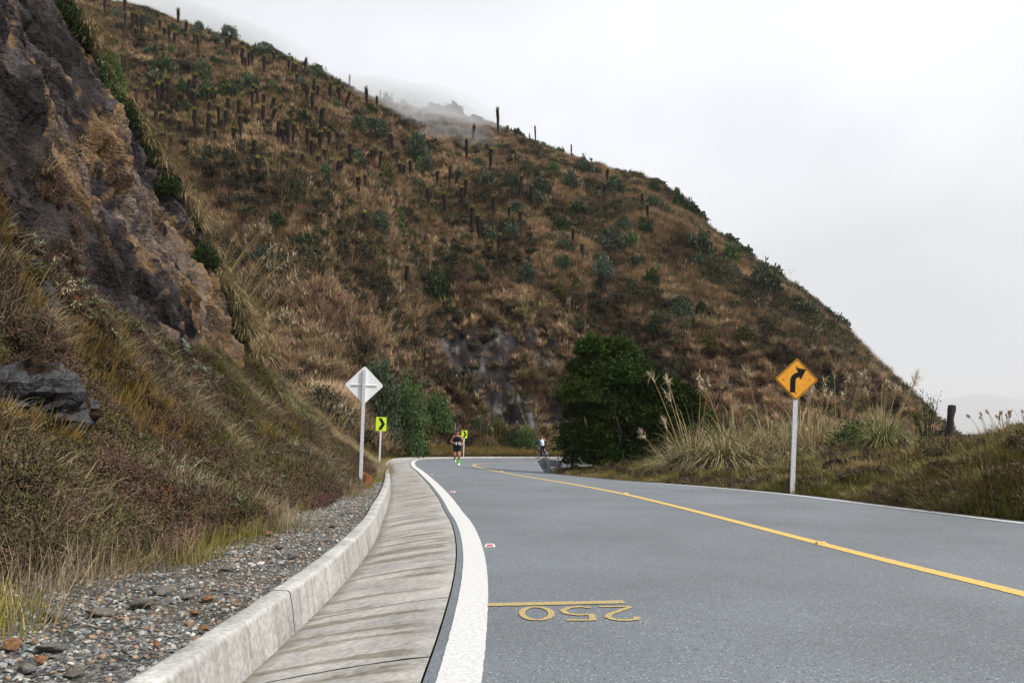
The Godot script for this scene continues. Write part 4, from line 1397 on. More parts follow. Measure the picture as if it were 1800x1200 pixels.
func plant_shrubs() -> void:
	make_shrub_kinds()
	survey_hill()
	for q in shrub_spots:
		var p: Vector3 = q.p
		var size := "small" if q.half < 0.6 else ("middling" if q.half < 1.0 else ("large" if q.half < 1.6 else "very large"))
		var shape := "low spreading" if q.high < q.half * 1.1 else ("upright" if q.high > q.half * 2.1 else "rounded")
		var by := nearest(p, rosette_spots)
		var mate := nearest(p, shrub_spots)
		var where := "alone in the hill grass"
		if q.has("crest"):
			where = "on the crest of the hill against the sky"
		elif by[0] < 3.5:
			where = "beside a rosette plant on the hill"
		elif mate[0] < 4.5:
			where = "next to a %s shrub on the hill" % TONE[shrub_spots[mate[1]].kind]
		shrub(p - Vector3.UP * 0.1, q.half, q.high, q.kind, "%s %s %s shrub %s" % [size, shape, TONE[q.kind], where], "%s %s %s shrubs %s" % [size, shape, TONE[q.kind], where])
	# shrubs close to the road
	shrub(hill_point(708, 59.2), 1.75, 5.6, "b", "tall rounded green bush behind the chevron sign on the bank")
	shrub(hill_point(668, 50.5), 1.3, 5.0, "g", "grey green bush beside the tall rounded green one behind the signs")
	shrub(hill_point(690, 55.5), 1.5, 3.6, "d", "dark bush at the foot of the tall rounded green one")
	shrub(hill_point(728, 62.6), 1.2, 3.0, "d", "dark bush between the tall green one and the olive bush on the bend")
	shrub(hill_point(768, 69.0), 1.55, 3.0, "b", "green bush on the outside of the bend beside the runner")
	shrub(hill_point(742, 67.5), 1.2, 2.2, "o", "olive bush between the tall green shrub and the bend")
	shrub(hill_point(872, 72.5), 1.5, 2.6, "o", "olive bush under the pale rock on the bend")
	shrub(hill_point(900, 71.8), 1.1, 1.7, "d", "low dark bush under the pale rock on the bend")
	shrub(hill_point(840, 72.0), 1.0, 1.8, "g", "small grey green bush behind the far chevron sign")
	shrub(hill_point(925, 71.2), 1.2, 2.0, "b", "green bush on the bank behind the cyclist")
	shrub(rim_at(165) + Vector3.DOWN * 0.1, 0.4, 1.15, "b", "leafy bright green shrub on top of the rock face")
	for py in [30, 70, 95, 140, 205, 270, 330, 390, 450, 510]:
		shrub(rim_at(py) + Vector3(-0.25, -0.25, 0.3), rng.randf_range(0.35, 0.6), rng.randf_range(0.4, 0.7), "d", "dark evergreen shrub along the top edge of the rock face", "dark shrubs above the rock face")
	for t in [[13.2, 7.2], [14.2, 6.9], [15.0, 7.3], [15.8, 7.0], [16.6, 7.4], [17.4, 7.1], [14.6, 7.9]]:
		shrub(bank_at(t[0], t[1]) + Vector3.DOWN * 0.1, rng.randf_range(0.4, 0.7), rng.randf_range(0.5, 0.8), "d", "dark evergreen shrub on the heath slope above the bare rock", "dark shrubs on the slope above the rock")
	for k in 46:
		var z := rng.randf_range(6.5, 26.0)
		var g := gravel_w(z)
		var a := g + rng.randf_range(0.9, 3.4)
		var q := bank_at(z, a)
		if q.x / z < -0.64 or q.distance_to(bank_at(8.6, 3.1)) < 1.3:
			continue
		var kind: String = ["d", "o", "d", "g", "o"][rng.randi() % 5]
		var dwarf := shrub(q + Vector3.DOWN * 0.06, rng.randf_range(0.16, 0.42), rng.randf_range(0.16, 0.36), kind, "%s dwarf shrub in the heath of the roadside bank" % TONE[kind], "%s dwarf shrubs on the bank" % TONE[kind])
		dwarf.name = numbered("dwarf_shrub")
	# trees on the skyline and the vase shaped one on the slope
	for t in [[349, 37, 66, 10, "slim airy tree on the hill crest"], [403, 44, 88, 16, "twin stemmed feathery tree on the hill crest"], [379, 58, 86, 10, "low grey tree on the misty hill crest"], [465, 74, 96, 14, "broad grey tree on the hill crest beside the twin stemmed one"], [1060, 448, 524, 20, "vase shaped tree with bare forked trunk on the slope"], [242, 216, 266, 22, "large grey green domed tree among the rosette plants"], [531, 135, 162, 9, "small umbrella shaped tree among the rosette plants"], [1005, 265, 276, 4, "tiny bare tree on the hill crest beside two rosette plants"]]:
		var q := hill_seen(t[0], t[2])
		var z := -q.z
		var h: float = (t[2] - t[1]) / FOCAL * z
		var w: float = t[3] / FOCAL * z
		var o := base("tree", q, t[4], "tree")
		var tr := obj("trunk", stems_mesh(7, h * 0.8, w * 0.75, h * 0.028, int(t[0]), Color(0.05, 0.042, 0.036)), M.bark, o)
		tr.position.y = 0.05
		var cr := obj("crown", crown_mesh(700, 0.13, Color(0.06, 0.08, 0.06), Color(0.13, 0.16, 0.115), 0.8, int(t[0]), 0.5), M.leaf, o)
		cr.position.y = h * 0.58
		cr.scale = Vector3(w, h * 0.5, w)

func big_bush() -> void:
	# the big dark evergreen inside the bend, many lobes on twisted stems
	var o := base("evergreen_bush", P(4.15, -0.2, 36.5), "large dense dark green evergreen bush on the inside of the bend", "bush")
	var lobes := []
	var tops := [[-2.1, 3.0], [-1.6, 4.5], [-0.6, 5.8], [0.5, 5.6], [1.4, 5.1], [2.4, 4.5], [3.4, 3.5], [4.4, 2.4]]
	for k in 24:
		var x := -1.8 + 6.1 * k / 23.0 + rng.randf_range(-0.15, 0.15)
		var r := rng.randf_range(0.32, 0.85)
		lobes.append([Vector3(x, table(tops, x) - r * 1.05 + rng.randf_range(-0.6, 0.4), rng.randf_range(-0.7, 0.7)), r, r * rng.randf_range(0.9, 1.2)])
	for k in 26:
		var x := -1.45 + 5.4 * (k + rng.randf()) / 26.0
		var r := rng.randf_range(0.9, 1.5)
		lobes.append([Vector3(x, maxf(0.5, (table(tops, x) - r * 1.3) * [0.95, 0.35, 0.65][k % 3]), rng.randf_range(-0.3, 0.9)), r, r])
	for k in 6:
		lobes.append([Vector3(-1.2 + 1.2 * k, 0.5, 0.5), 0.95, 1.15])
	for k in lobes.size():
		var l: Array = lobes[k]
		# each branch has leaves of its own age and tone, some sparse
		var tone := rng.randf_range(0.3, 1.15)
		var age := rng.randf_range(0.8, 1.25)
		var c := obj("crown", crown_mesh(int((450 + 1700 * l[1]) * rng.randf_range(0.45, 1.1)), rng.randf_range(0.085, 0.12) / l[1], Color(0.009, 0.02, 0.006), Color(0.075 * tone * age, 0.118 * tone, 0.024 * tone), 1.0, 300 + k, 0.4, 0.5), M.leaf, o)
		c.position = l[0]
		c.scale = Vector3(l[1], l[2], l[1])
	for k in 9:
		var b := MB.new()
		var a := TAU * k / 9.0
		var pts := [Vector3(0.6 + 0.3 * cos(a), -0.3, 0.3 * sin(a))]
		var rad := [0.11]
		for e in 3:
			var q: Vector3 = pts[-1]
			pts.append(q + Vector3(cos(a) * 0.42 + rng.randf_range(-0.25, 0.25), 0.95, sin(a) * 0.35 + rng.randf_range(-0.25, 0.25)))
			rad.append(0.11 * (1.0 - (e + 1) / 4.0))
		b.tube(pts, rad, 6, Color(0.085, 0.075, 0.065))
		obj("stem", b.mesh(), M.bark, o)
	var tw := MB.new()
	for k in 420:
		var l: Array = lobes[rng.randi() % lobes.size()]
		var d := Vector3(rng.randfn(), rng.randfn() * 0.7 + 0.3, absf(rng.randfn())).normalized()
		var p: Vector3 = l[0] + d * Vector3(l[1], l[2], l[1]) * 0.72
		tw.blade(p, d + Vector3(rng.randf_range(-0.8, 0.8), rng.randf_range(0, 0.9), 0.2), rng.randf_range(0.4, 0.9), 0.018, 0.1, 3, Color(0.13, 0.115, 0.10), Color(0.16, 0.14, 0.12))
	var twigs := obj("twigs", tw.mesh(), M.dry, o)
	twigs.set_meta("kind", "stuff")
	# the leafy shrub with upright shoots beside the fence post
	var q := verge_at(27.5, 9.5)
	var s := base("leafy_shrub", Vector3(13.35, q.y - 0.1, -27.6), "open leafy shrub with upright green shoots beside the fence post", "shrub")
	for k in 13:
		var b := MB.new()
		var a := rng.randf() * TAU
		var lean := rng.randf_range(0.1, 0.5)
		var top := Vector3(cos(a) * lean, rng.randf_range(0.9, 1.95), sin(a) * lean)
		b.tube([Vector3(cos(a) * 0.12, -0.1, sin(a) * 0.12), top * 0.5 + Vector3(0.05, 0, 0), top], [0.02, 0.015, 0.006], 5, Color(0.06, 0.05, 0.035))
		obj("stem", b.mesh(), M.bark, s)
		b = MB.new()
		for e in 75:
			var p := top * rng.randf_range(0.25, 1.03) + Vector3(rng.randf_range(-0.12, 0.12), rng.randf_range(-0.1, 0.12), rng.randf_range(-0.12, 0.12))
			var col := Color(0.03, 0.05, 0.015).lerp(Color(0.11, 0.15, 0.05), rng.randf())
			b.blade(p, Vector3(rng.randf_range(-1, 1), rng.randf_range(-0.2, 1), rng.randf_range(-1, 1)), 0.1, 0.04, 0.1, 2, col, col)
		obj("leaves", b.mesh(), M.leaf, s)
	shrub(verge_at(27.0, 7.4), 1.25, 1.25, "b", "low green shrub between the pampas tussock and the leafy shrub")
	shrub(verge_at(29.0, 13.2) + Vector3.DOWN * 0.1, 0.8, 0.7, "b", "low green leaves growing round the foot of the fence post")

# ---------------------------------------------------------------- big grass tussocks with plumes
func plume_grass(at: Vector3, size: float, stalks: int, lean: Vector3, c1: Color, c2: Color, label: String, group := "", blades := 260) -> Node3D:
	var o := base("grass_tussock", at, label, "grass tussock", group)
	var b := MB.new()
	for k in blades:
		var a := rng.randf() * TAU
		var l := pow(rng.randf(), 0.7) * 1.35
		var col := c1.lerp(c2, rng.randf())
		b.blade(Vector3(cos(a), 0, sin(a)) * 0.16 * size * rng.randf() + Vector3.DOWN * 0.05, Vector3(cos(a) * l, 1.0, sin(a) * l) + lean * 0.6, size * rng.randf_range(0.5, 1.2), 0.019 * maxf(0.9, size * 0.8), rng.randf_range(0.2, 0.6), 5, col, col.lerp(c2, 0.6))
	obj("blades", b.mesh(), M.dry, o)
	for k in stalks:
		var s := MB.new()
		var a := rng.randf() * TAU
		var l := rng.randf_range(0.05, 0.45)
		var d := (Vector3(cos(a) * l, 1.0, sin(a) * l) + lean).normalized()
		var p := Vector3(cos(a), 0, sin(a)) * 0.08 * size
		var length := size * rng.randf_range(1.0, 1.5)
		var pts := []
		var rad := []
		for e in 6:
			pts.append(p)
			rad.append(0.010 * maxf(1.0, size * 0.7) * (1.0 - e * 0.12))
			p += d * length / 5.0
			d = (d + Vector3.DOWN * 0.06 + lean * 0.05).normalized()
		s.tube(pts, rad, 4, Color(0.36, 0.27, 0.13), false)
		var stalk := obj("stalk", s.mesh(), M.dry, o)
		var f := MB.new()
		var q: Vector3 = pts[5]
		for e in 34:
			var t := rng.randf()
			var r: Vector3 = q + d * t * size * 0.22 + Vector3.DOWN * t * t * size * 0.08
			f.blade(r, d * 0.7 + Vector3(rng.randf_range(-0.6, 0.6), rng.randf_range(-0.9, 0.3), rng.randf_range(-0.6, 0.6)), size * 0.15, 0.02 * maxf(1.0, size * 0.8), 0.3, 2, Color(0.40, 0.33, 0.23), Color(0.50, 0.43, 0.33))
		obj("plume", f.mesh(), M.dry, stalk)
	return o

func plant_tussocks() -> void:
	var straw1 := Color(0.20, 0.15, 0.08)
	var straw2 := Color(0.40, 0.32, 0.19)
	var green1 := Color(0.08, 0.10, 0.035)
	var green2 := Color(0.26, 0.25, 0.12)
	var red1 := Color(0.13, 0.075, 0.045)
	var red2 := Color(0.26, 0.165, 0.10)
	var lee := Vector3(0.35, 0, 0.1)
	# on the valley verge
	for t in [[1262, 0, 26.5, 2.2, 0], [1212, 0, 28.0, 2.3, 5], [1310, 0, 26.6, 2.0, 0], [1348, 0, 28.5, 2.2, 1], [1180, 0, 29.5, 1.8, 2], [1400, 0, 29.5, 2.4, 0], [1375, 0, 27.3, 1.7, 0], [1285, 0, 29.5, 2.4, 1], [1435, 0, 28.6, 2.0, 0]]:
		var x: float = (t[0] - 900.0) / FOCAL * t[2]
		var p := verge_at(t[2], x - rail_x(2, t[2]).x - 0.12)
		plume_grass(p, t[3], t[4], Vector3(-0.12, 0, 0.1), Color(0.085, 0.085, 0.035), Color(0.37, 0.315, 0.19), "dry straw coloured tussock on the verge between bush and curve sign", "straw tussocks on the verge", 850)
	var x0 := 10.9
	plume_grass(verge_at(25.5, x0 - rail_x(2, 25.5).x), 1.75, 2, Vector3(0, 0, 0.12), green1, green2, "green pampas tussock behind the curve sign", "", 900)
	for x in [9.5, 10.4, 11.7]:
		plume_grass(verge_at(27.6, x - rail_x(2, 27.6).x), 1.75, 6, Vector3(0.08, 0, 0), straw1, straw2, "straw tussock with upright pale plumes behind the green pampas tussock", "plumed tussocks behind the curve sign", 600)
	for t in [[16.5, 3.4, 0.5], [15.5, 2.9, 0.42], [17.8, 4.6, 0.42], [16.2, 3.9, 0.45]]:
		plume_grass(verge_at(t[0], t[1]), t[2], 5, Vector3(-0.1, 0, 0), green1, straw2, "thin wispy grass tuft on the crest of the verge", "wispy tufts on the verge crest", 90)
	# along the bank: the arching plumes on the nose of the rock, and the tufts that hang over its edge
	for t in [[505, 0, 1.3, 6], [545, 0, 1.35, 7], [590, 0, 1.4, 7], [630, 0, 1.3, 6], [570, 0, 1.1, 5], [612, 0, 1.1, 5]]:
		plume_grass(rim_at(t[0]) + Vector3(0.05, -0.1, 0.5), t[2], t[3], Vector3(0.55, 0.1, 0.1), green1, straw2, "green gold grass with arching plumes on the nose of the rock face", "arching plume grass on the bank")
	for t in [[11.2, 4.3, 0.55, 3], [10.2, 4.0, 0.5, 3], [12.5, 4.9, 0.5, 2]]:
		plume_grass(bank_at(t[0], t[1]), t[2], t[3], Vector3(0.8, 0.1, 0), straw1, straw2, "straw stalks with drooping plumes in front of the rock face", "drooping stalks by the rock face", 24)
	for py in [10, 45, 80, 115, 150, 185, 220, 255, 285, 315, 345, 375, 405, 435, 465, 495, 525, 555, 585]:
		var p := rim_at(py + rng.randf_range(-8, 8))
		plume_grass(p + Vector3.DOWN * 0.12, rng.randf_range(0.65, 1.0), 0, lee, straw1, straw2, "golden tussock hanging over the edge of the rock face", "golden tussocks on the rock edge", 220)
	for t in [[22.5, 3.0], [24.0, 2.6], [26.0, 2.9], [27.5, 2.4]]:
		plume_grass(bank_at(t[0], t[1]), rng.randf_range(0.7, 0.9), 0, lee, green1, green2, "long green grass tussock sweeping down the bank below the rock", "green tussocks on the bank", 240)
	for t in [[26.5, 3.8], [28.5, 3.3], [30.5, 3.2], [32.5, 3.0], [29.5, 2.2], [34.5, 2.4], [36.5, 2.6], [31.5, 1.8], [38.5, 2.2], [35.0, 1.5]]:
		plume_grass(bank_at(t[0], t[1]), rng.randf_range(0.75, 1.05), 2, lee, red1, red2, "reddish brown tussock on the bank behind the diamond sign seen from behind", "reddish tussocks on the bank", 240)
	plume_grass(bank_at(6.3, 1.95) + Vector3(-0.1, 0, 0), 0.42, 0, Vector3(0.1, 0, 0), straw1, straw2, "dead straw tussock on the low bank beside the gravel", "", 260)
	# on the hill: large pampas clumps whose plumes show pale
	for t in [[683, 505, 1.9], [754, 488, 1.8], [923, 565, 1.6], [667, 600, 2.0], [612, 570, 1.5], [480, 500, 1.7], [450, 440, 1.5], [535, 360, 1.6], [476, 325, 1.4], [345, 290, 1.4], [1200, 500, 1.5], [1020, 350, 1.8], [972, 380, 1.6], [905, 300, 1.5], [520, 185, 1.8], [1385, 530, 1.6], [1418, 560, 1.5], [1430, 610, 1.4], [280, 160, 1.5], [1340, 560, 1.4], [1005, 575, 1.5], [1270, 580, 1.4], [590, 650, 1.6], [550, 640, 1.5], [1385, 500, 1.4], [1120, 445, 1.5], [1030, 445, 1.4]]:
		plume_grass(hill_seen(t[0], t[1]), t[2] * 0.95, 6, Vector3(0.05, 0, 0.05), green1, Color(0.27, 0.24, 0.14), "large arching pampas clump with pale plumes on the hillside", "pampas clumps on the hillside", 150)
	for t in [[728, 69.5, 1.2], [795, 71, 1.3], [815, 72.5, 1.2], [852, 71.5, 1.5], [890, 73.5, 1.5], [905, 72, 1.4], [930, 73, 1.3], [755, 69.5, 1.2], [975, 72, 1.3], [870, 70.8, 1.2]]:
		plume_grass(hill_point(t[0], t[1]), t[2], 2, Vector3(0, 0, 0.1), green1, straw2 * 0.8, "drooping tussock along the foot of the rocks on the bend", "tussocks along the outside of the bend", 150)

func cover_hill() -> void:
	var kinds := [
		tussock(40, 0.8, 1.1, 0.05, 0.3, Color(0.175, 0.122, 0.07), Color(0.39, 0.285, 0.175)),
		tussock(40, 0.75, 1.2, 0.05, 0.34, Color(0.11, 0.07, 0.05), Color(0.225, 0.15, 0.10)),
		tussock(40, 0.65, 1.1, 0.05, 0.3, Color(0.06, 0.062, 0.024), Color(0.145, 0.13, 0.055)),
		heath(40, 0.8, 0.13, Color(0.02, 0.023, 0.013), Color(0.055, 0.054, 0.03)),
	]
	var words := ["tawny bunch grass covering the hillside", "dark russet bunch grass covering the hillside", "olive bunch grass in patches on the hillside", "low dark scrub in patches on the hillside"]
	var counts := [32000, 18000, 9500, 8000]
	for k in 4:
		var spots := []
		var tints := []
		var tries := 0
		while spots.size() < counts[k] and tries < counts[k] * 6:
			tries += 1
			var px := rng.randf_range(60, 1690)
			var zf := table(FOOT_Z, px)
			var zc := table(CREST_Z, px) + 3.0
			var z := sqrt(rng.randf_range(zf * zf, zc * zc)) if rng.randf() < 0.7 else rng.randf_range(zf, zf + 45.0)
			if z < zf + 3.0 and px > 690.0:
				continue
			var x := (px - 900.0) / FOCAL * z
			var q := noise_a.get_noise_2d(x * 0.22 + 37.0 * k, z * 0.22)
			if k > 1 and q < 0.04 + rng.randf_range(-0.1, 0.1):
				continue
			if k == 1 and q < -0.12:
				continue
			if rng.randf() < hill_rockiness(px, z) * 0.85:
				continue
			spots.append(upright(hill_point(px, z), Vector3(rng.randf_range(-0.3, 0.3), 1, 0.25), rng.randf_range(0.6, 1.35)))
			var g := rng.randf_range(0.65, 1.3) * (1.0 + 0.8 * noise_b.get_noise_2d(x * 0.3, z * 0.3))
			tints.append(Color(g, g * rng.randf_range(0.92, 1.06), g * rng.randf_range(0.9, 1.1)))
		scatter(["hill_grass", "russet_grass", "olive_grass", "scrub_cover"][k], kinds[k], M.dry, spots, tints, words[k], "grass" if k < 3 else "scrub")
	# mown strip at the foot of the hill behind the kerb
	var spots := []
	var tints := []
	var short := tussock(22, 0.3, 1.1, 0.02, 0.3, Color(0.15, 0.12, 0.035), Color(0.31, 0.24, 0.09))
	while spots.size() < 2600:
		var px := rng.randf_range(695, 1010)
		var z := table(FOOT_Z, px) + rng.randf_range(0.1, 4.2)
		spots.append(upright(hill_point(px, z), Vector3.UP, rng.randf_range(0.5, 1.2)))
		var g := rng.randf_range(0.7, 1.25)
		tints.append(Color(g, g, g))
	scatter("bend_grass", short, M.dry, spots, tints, "short yellowish grass strip along the outside of the bend", "grass")

func cover_verge() -> void:
	var kinds := [
		tussock(34, 0.15, 1.3, 0.007, 0.4, Color(0.11, 0.10, 0.03), Color(0.27, 0.225, 0.085)),
		tussock(34, 0.14, 1.2, 0.007, 0.35, Color(0.07, 0.09, 0.02), Color(0.18, 0.19, 0.05)),
		tussock(36, 0.17, 1.8, 0.006, 0.5, Color(0.15, 0.105, 0.06), Color(0.30, 0.225, 0.14)),
		heath(22, 0.2, 0.03, Color(0.05, 0.038, 0.028), Color(0.10, 0.075, 0.055)),
	]
	var words := ["short tawny grass on the lumpy verge", "fresh green grass patches on the lumpy verge", "matted dead grass on the lumpy verge", "dark dead scrub in hollows of the verge"]
	for k in 4:
		var spots := []
		var tints := []
		var tries := 0
		var want: int = [13000, 11500, 7000, 3800][k]
		while spots.size() < want and tries < want * 6:
			tries += 1
			var z := rng.randf_range(8, 40)
			var tc := table(CREST_T, z)
			var t := rng.randf_range(0.1, tc + 1.6)
			var p := verge_at(z, t)
			if p.x / -p.z > 0.68:
				continue
			var q := noise_a.get_noise_2d(p.x * 0.9 + 23.0 * k, p.z * 0.9)
			if k > 0 and q < [0.0, 0.0, 0.0, 0.03][k] + rng.randf_range(-0.1, 0.1):
				continue
			if Vector2((p.x - 12.9) * 0.45, (-p.z - 26.0) * 0.8).length() < 0.9 and rng.randf() < 0.8:
				continue
			spots.append(upright(p, Vector3(rng.randf_range(-0.3, 0.3), 1, rng.randf_range(-0.3, 0.3)), rng.randf_range(0.6, 1.5) * (0.6 + 0.4 * smoothstep(0.0, 0.5, t))))
			var g := rng.randf_range(0.6, 1.25) * (1.0 + 0.7 * noise_c.get_noise_2d(p.x * 2.2, p.z * 2.2))
			tints.append(Color(g, g, g * rng.randf_range(0.9, 1.1)))
		scatter(["verge_grass", "green_verge_grass", "matted_grass", "verge_scrub"][k], kinds[k], M.dry, spots, tints, words[k], "grass" if k < 3 else "scrub")

# ---------------------------------------------------------------- people: tapered capsules melted together and skinned as surface nets
func net(b: MB, bones: Array, cell: float, col: Color, xf := Transform3D(), k := 48.0) -> void:
	var lo := Vector3.INF
	var hi := -Vector3.INF
	for q in bones:
		for e in [0, 2]:
			var r: Vector3 = Vector3.ONE * (q[e + 1] + 0.05)
			lo = lo.min(q[e] - r)
			hi = hi.max(q[e] + r)
	var nx := int((hi.x - lo.x) / cell) + 2
	var ny := int((hi.y - lo.y) / cell) + 2
	var nz := int((hi.z - lo.z) / cell) + 2
	var s := PackedFloat32Array()
	s.resize(nx * ny * nz)
	for q in bones:
		var a: Vector3 = q[0]
		var c: Vector3 = q[2]
		var ra: float = q[1]
		var rb: float = q[3]
		var pad := Vector3.ONE * (maxf(ra, rb) + 0.06)
		var mn := ((a.min(c) - pad - lo) / cell).max(Vector3.ZERO)
		var mx := (a.max(c) + pad - lo) / cell
		var ac := c - a
		var l2 := maxf(ac.length_squared(), 1e-8)
		for z in range(int(mn.z), mini(nz, int(mx.z) + 1)):
			for y in range(int(mn.y), mini(ny, int(mx.y) + 1)):
				var row := (z * ny + y) * nx
				for x in range(int(mn.x), mini(nx, int(mx.x) + 1)):
					var p := lo + Vector3(x, y, z) * cell
					var t := clampf((p - a).dot(ac) / l2, 0.0, 1.0)
					var d := p.distance_to(a + ac * t) - lerpf(ra, rb, t)
					s[row + x] += exp(-k * d)
	for i in s.size():
		s[i] = -log(maxf(s[i], 1e-9)) / k
	var vert := {}
	for z in nz - 1:
		for y in ny - 1:
			for x in nx - 1:
				var i := (z * ny + y) * nx + x
				var first := s[i] < 0.0
				if (s[i + 1] < 0.0) == first and (s[i + nx] < 0.0) == first and (s[i + nx + 1] < 0.0) == first:
					var j := i + nx * ny
					if (s[j] < 0.0) == first and (s[j + 1] < 0.0) == first and (s[j + nx] < 0.0) == first and (s[j + nx + 1] < 0.0) == first:
						continue
				var sum := Vector3.ZERO
				var cnt := 0
				for e in 12:
					var c0: Vector3i = [Vector3i(0, 0, 0), Vector3i(0, 1, 0), Vector3i(0, 0, 1), Vector3i(0, 1, 1), Vector3i(0, 0, 0), Vector3i(1, 0, 0), Vector3i(0, 0, 1), Vector3i(1, 0, 1), Vector3i(0, 0, 0), Vector3i(1, 0, 0), Vector3i(0, 1, 0), Vector3i(1, 1, 0)][e]
					var ax: Vector3i = [Vector3i(1, 0, 0), Vector3i(0, 1, 0), Vector3i(0, 0, 1)][e / 4]
					var c1 := c0 + ax
					var f0 := s[i + (c0.z * ny + c0.y) * nx + c0.x]
					var f1 := s[i + (c1.z * ny + c1.y) * nx + c1.x]
					if (f0 < 0.0) != (f1 < 0.0):
						sum += Vector3(c0).lerp(Vector3(c1), f0 / (f0 - f1))
						cnt += 1
				var grad := Vector3(s[i + 1] - s[i], s[i + nx] - s[i], s[i + nx * ny] - s[i])
				var j2 := i + nx * ny + nx + 1
				grad += Vector3(s[j2] - s[j2 - 1], s[j2] - s[j2 - nx], s[j2] - s[j2 - nx * ny])
				vert[i] = [xf * (lo + (Vector3(x, y, z) + sum / cnt) * cell), (xf.basis * grad).normalized()]
	for i in vert:
		for e in 3:
			var step: int = [1, nx, nx * ny][e]
			var u: int = [nx, nx * ny, 1][e]
			var w: int = [nx * ny, 1, nx][e]
			if i + step >= s.size() or (s[i] < 0.0) == (s[i + step] < 0.0):
				continue
			if not (vert.has(i - u) and vert.has(i - w) and vert.has(i - u - w)):
				continue
			var q := [vert[i], vert[i - u], vert[i - u - w], vert[i - w]]
			b.stri(q[0][0], q[1][0], q[2][0], q[0][1], q[1][1], q[2][1], col)
			b.stri(q[0][0], q[2][0], q[3][0], q[0][1], q[2][1], q[3][1], col)

func hand_bones(curl: float) -> Array:
	# a hand pointing along -y with the palm facing +z; fingers of unequal length, bent at the knuckles, thumb from the side of the palm
	var out := [[Vector3(0, 0, 0), 0.024, Vector3(-0.018, -0.075, 0), 0.014], [Vector3(0, 0, 0), 0.024, Vector3(0.02, -0.072, 0), 0.014], [Vector3(0, 0, 0), 0.023, Vector3(0, -0.078, 0), 0.015]]
	for f in 4:
		var x: float = [-0.03, -0.01, 0.01, 0.029][f]
		var l: float = [0.058, 0.07, 0.066, 0.05][f]
		var p := Vector3(x, -0.078, 0)
		var a := 0.3 * curl
		for e in 3:
			var q: Vector3 = p + Vector3(0, -cos(a), sin(a)) * l * [0.45, 0.32, 0.23][e]
			out.append([p, 0.0088 - 0.0006 * e, q, 0.0082 - 0.0006 * e])
			p = q
			a += 0.75 * curl
	var t := Vector3(-0.022, -0.02, 0.006)
	var t2 := t + Vector3(-0.03, -0.028, 0.014)
	out.append([t, 0.013, t2, 0.0105])
	out.append([t2, 0.0102, t2 + Vector3(-0.006, -0.03, 0.012), 0.0085])
	return out

func head_bones(c: Vector3) -> Array:
	var out := [[c + Vector3(0, 0.035, -0.012), 0.083, c + Vector3(0, 0.03, 0.012), 0.08], [c + Vector3(0, -0.03, 0.02), 0.062, c + Vector3(0, -0.075, 0.045), 0.032], [c + Vector3(0, 0.0, 0.088), 0.010, c + Vector3(0, -0.03, 0.104), 0.013], [c + Vector3(-0.02, -0.062, 0.078), 0.008, c + Vector3(0.02, -0.062, 0.078), 0.008]]
	for s in [-1.0, 1.0]:
		out.append([c + Vector3(s * 0.083, 0.012, -0.005), 0.012, c + Vector3(s * 0.086, -0.03, 0.0), 0.010])
		out.append([c + Vector3(s * 0.045, -0.03, 0.05), 0.022, c + Vector3(s * 0.03, -0.055, 0.055), 0.02])
	return out

func look(from: Vector3, to: Vector3, palm: Vector3) -> Transform3D:
	# turns a hand (pointing along -y, palm +z) onto the line from the wrist
	var y := (from - to).normalized()
	var z := (palm - y * palm.dot(y)).normalized()
	return Transform3D(Basis(y.cross(z), y, z), from)

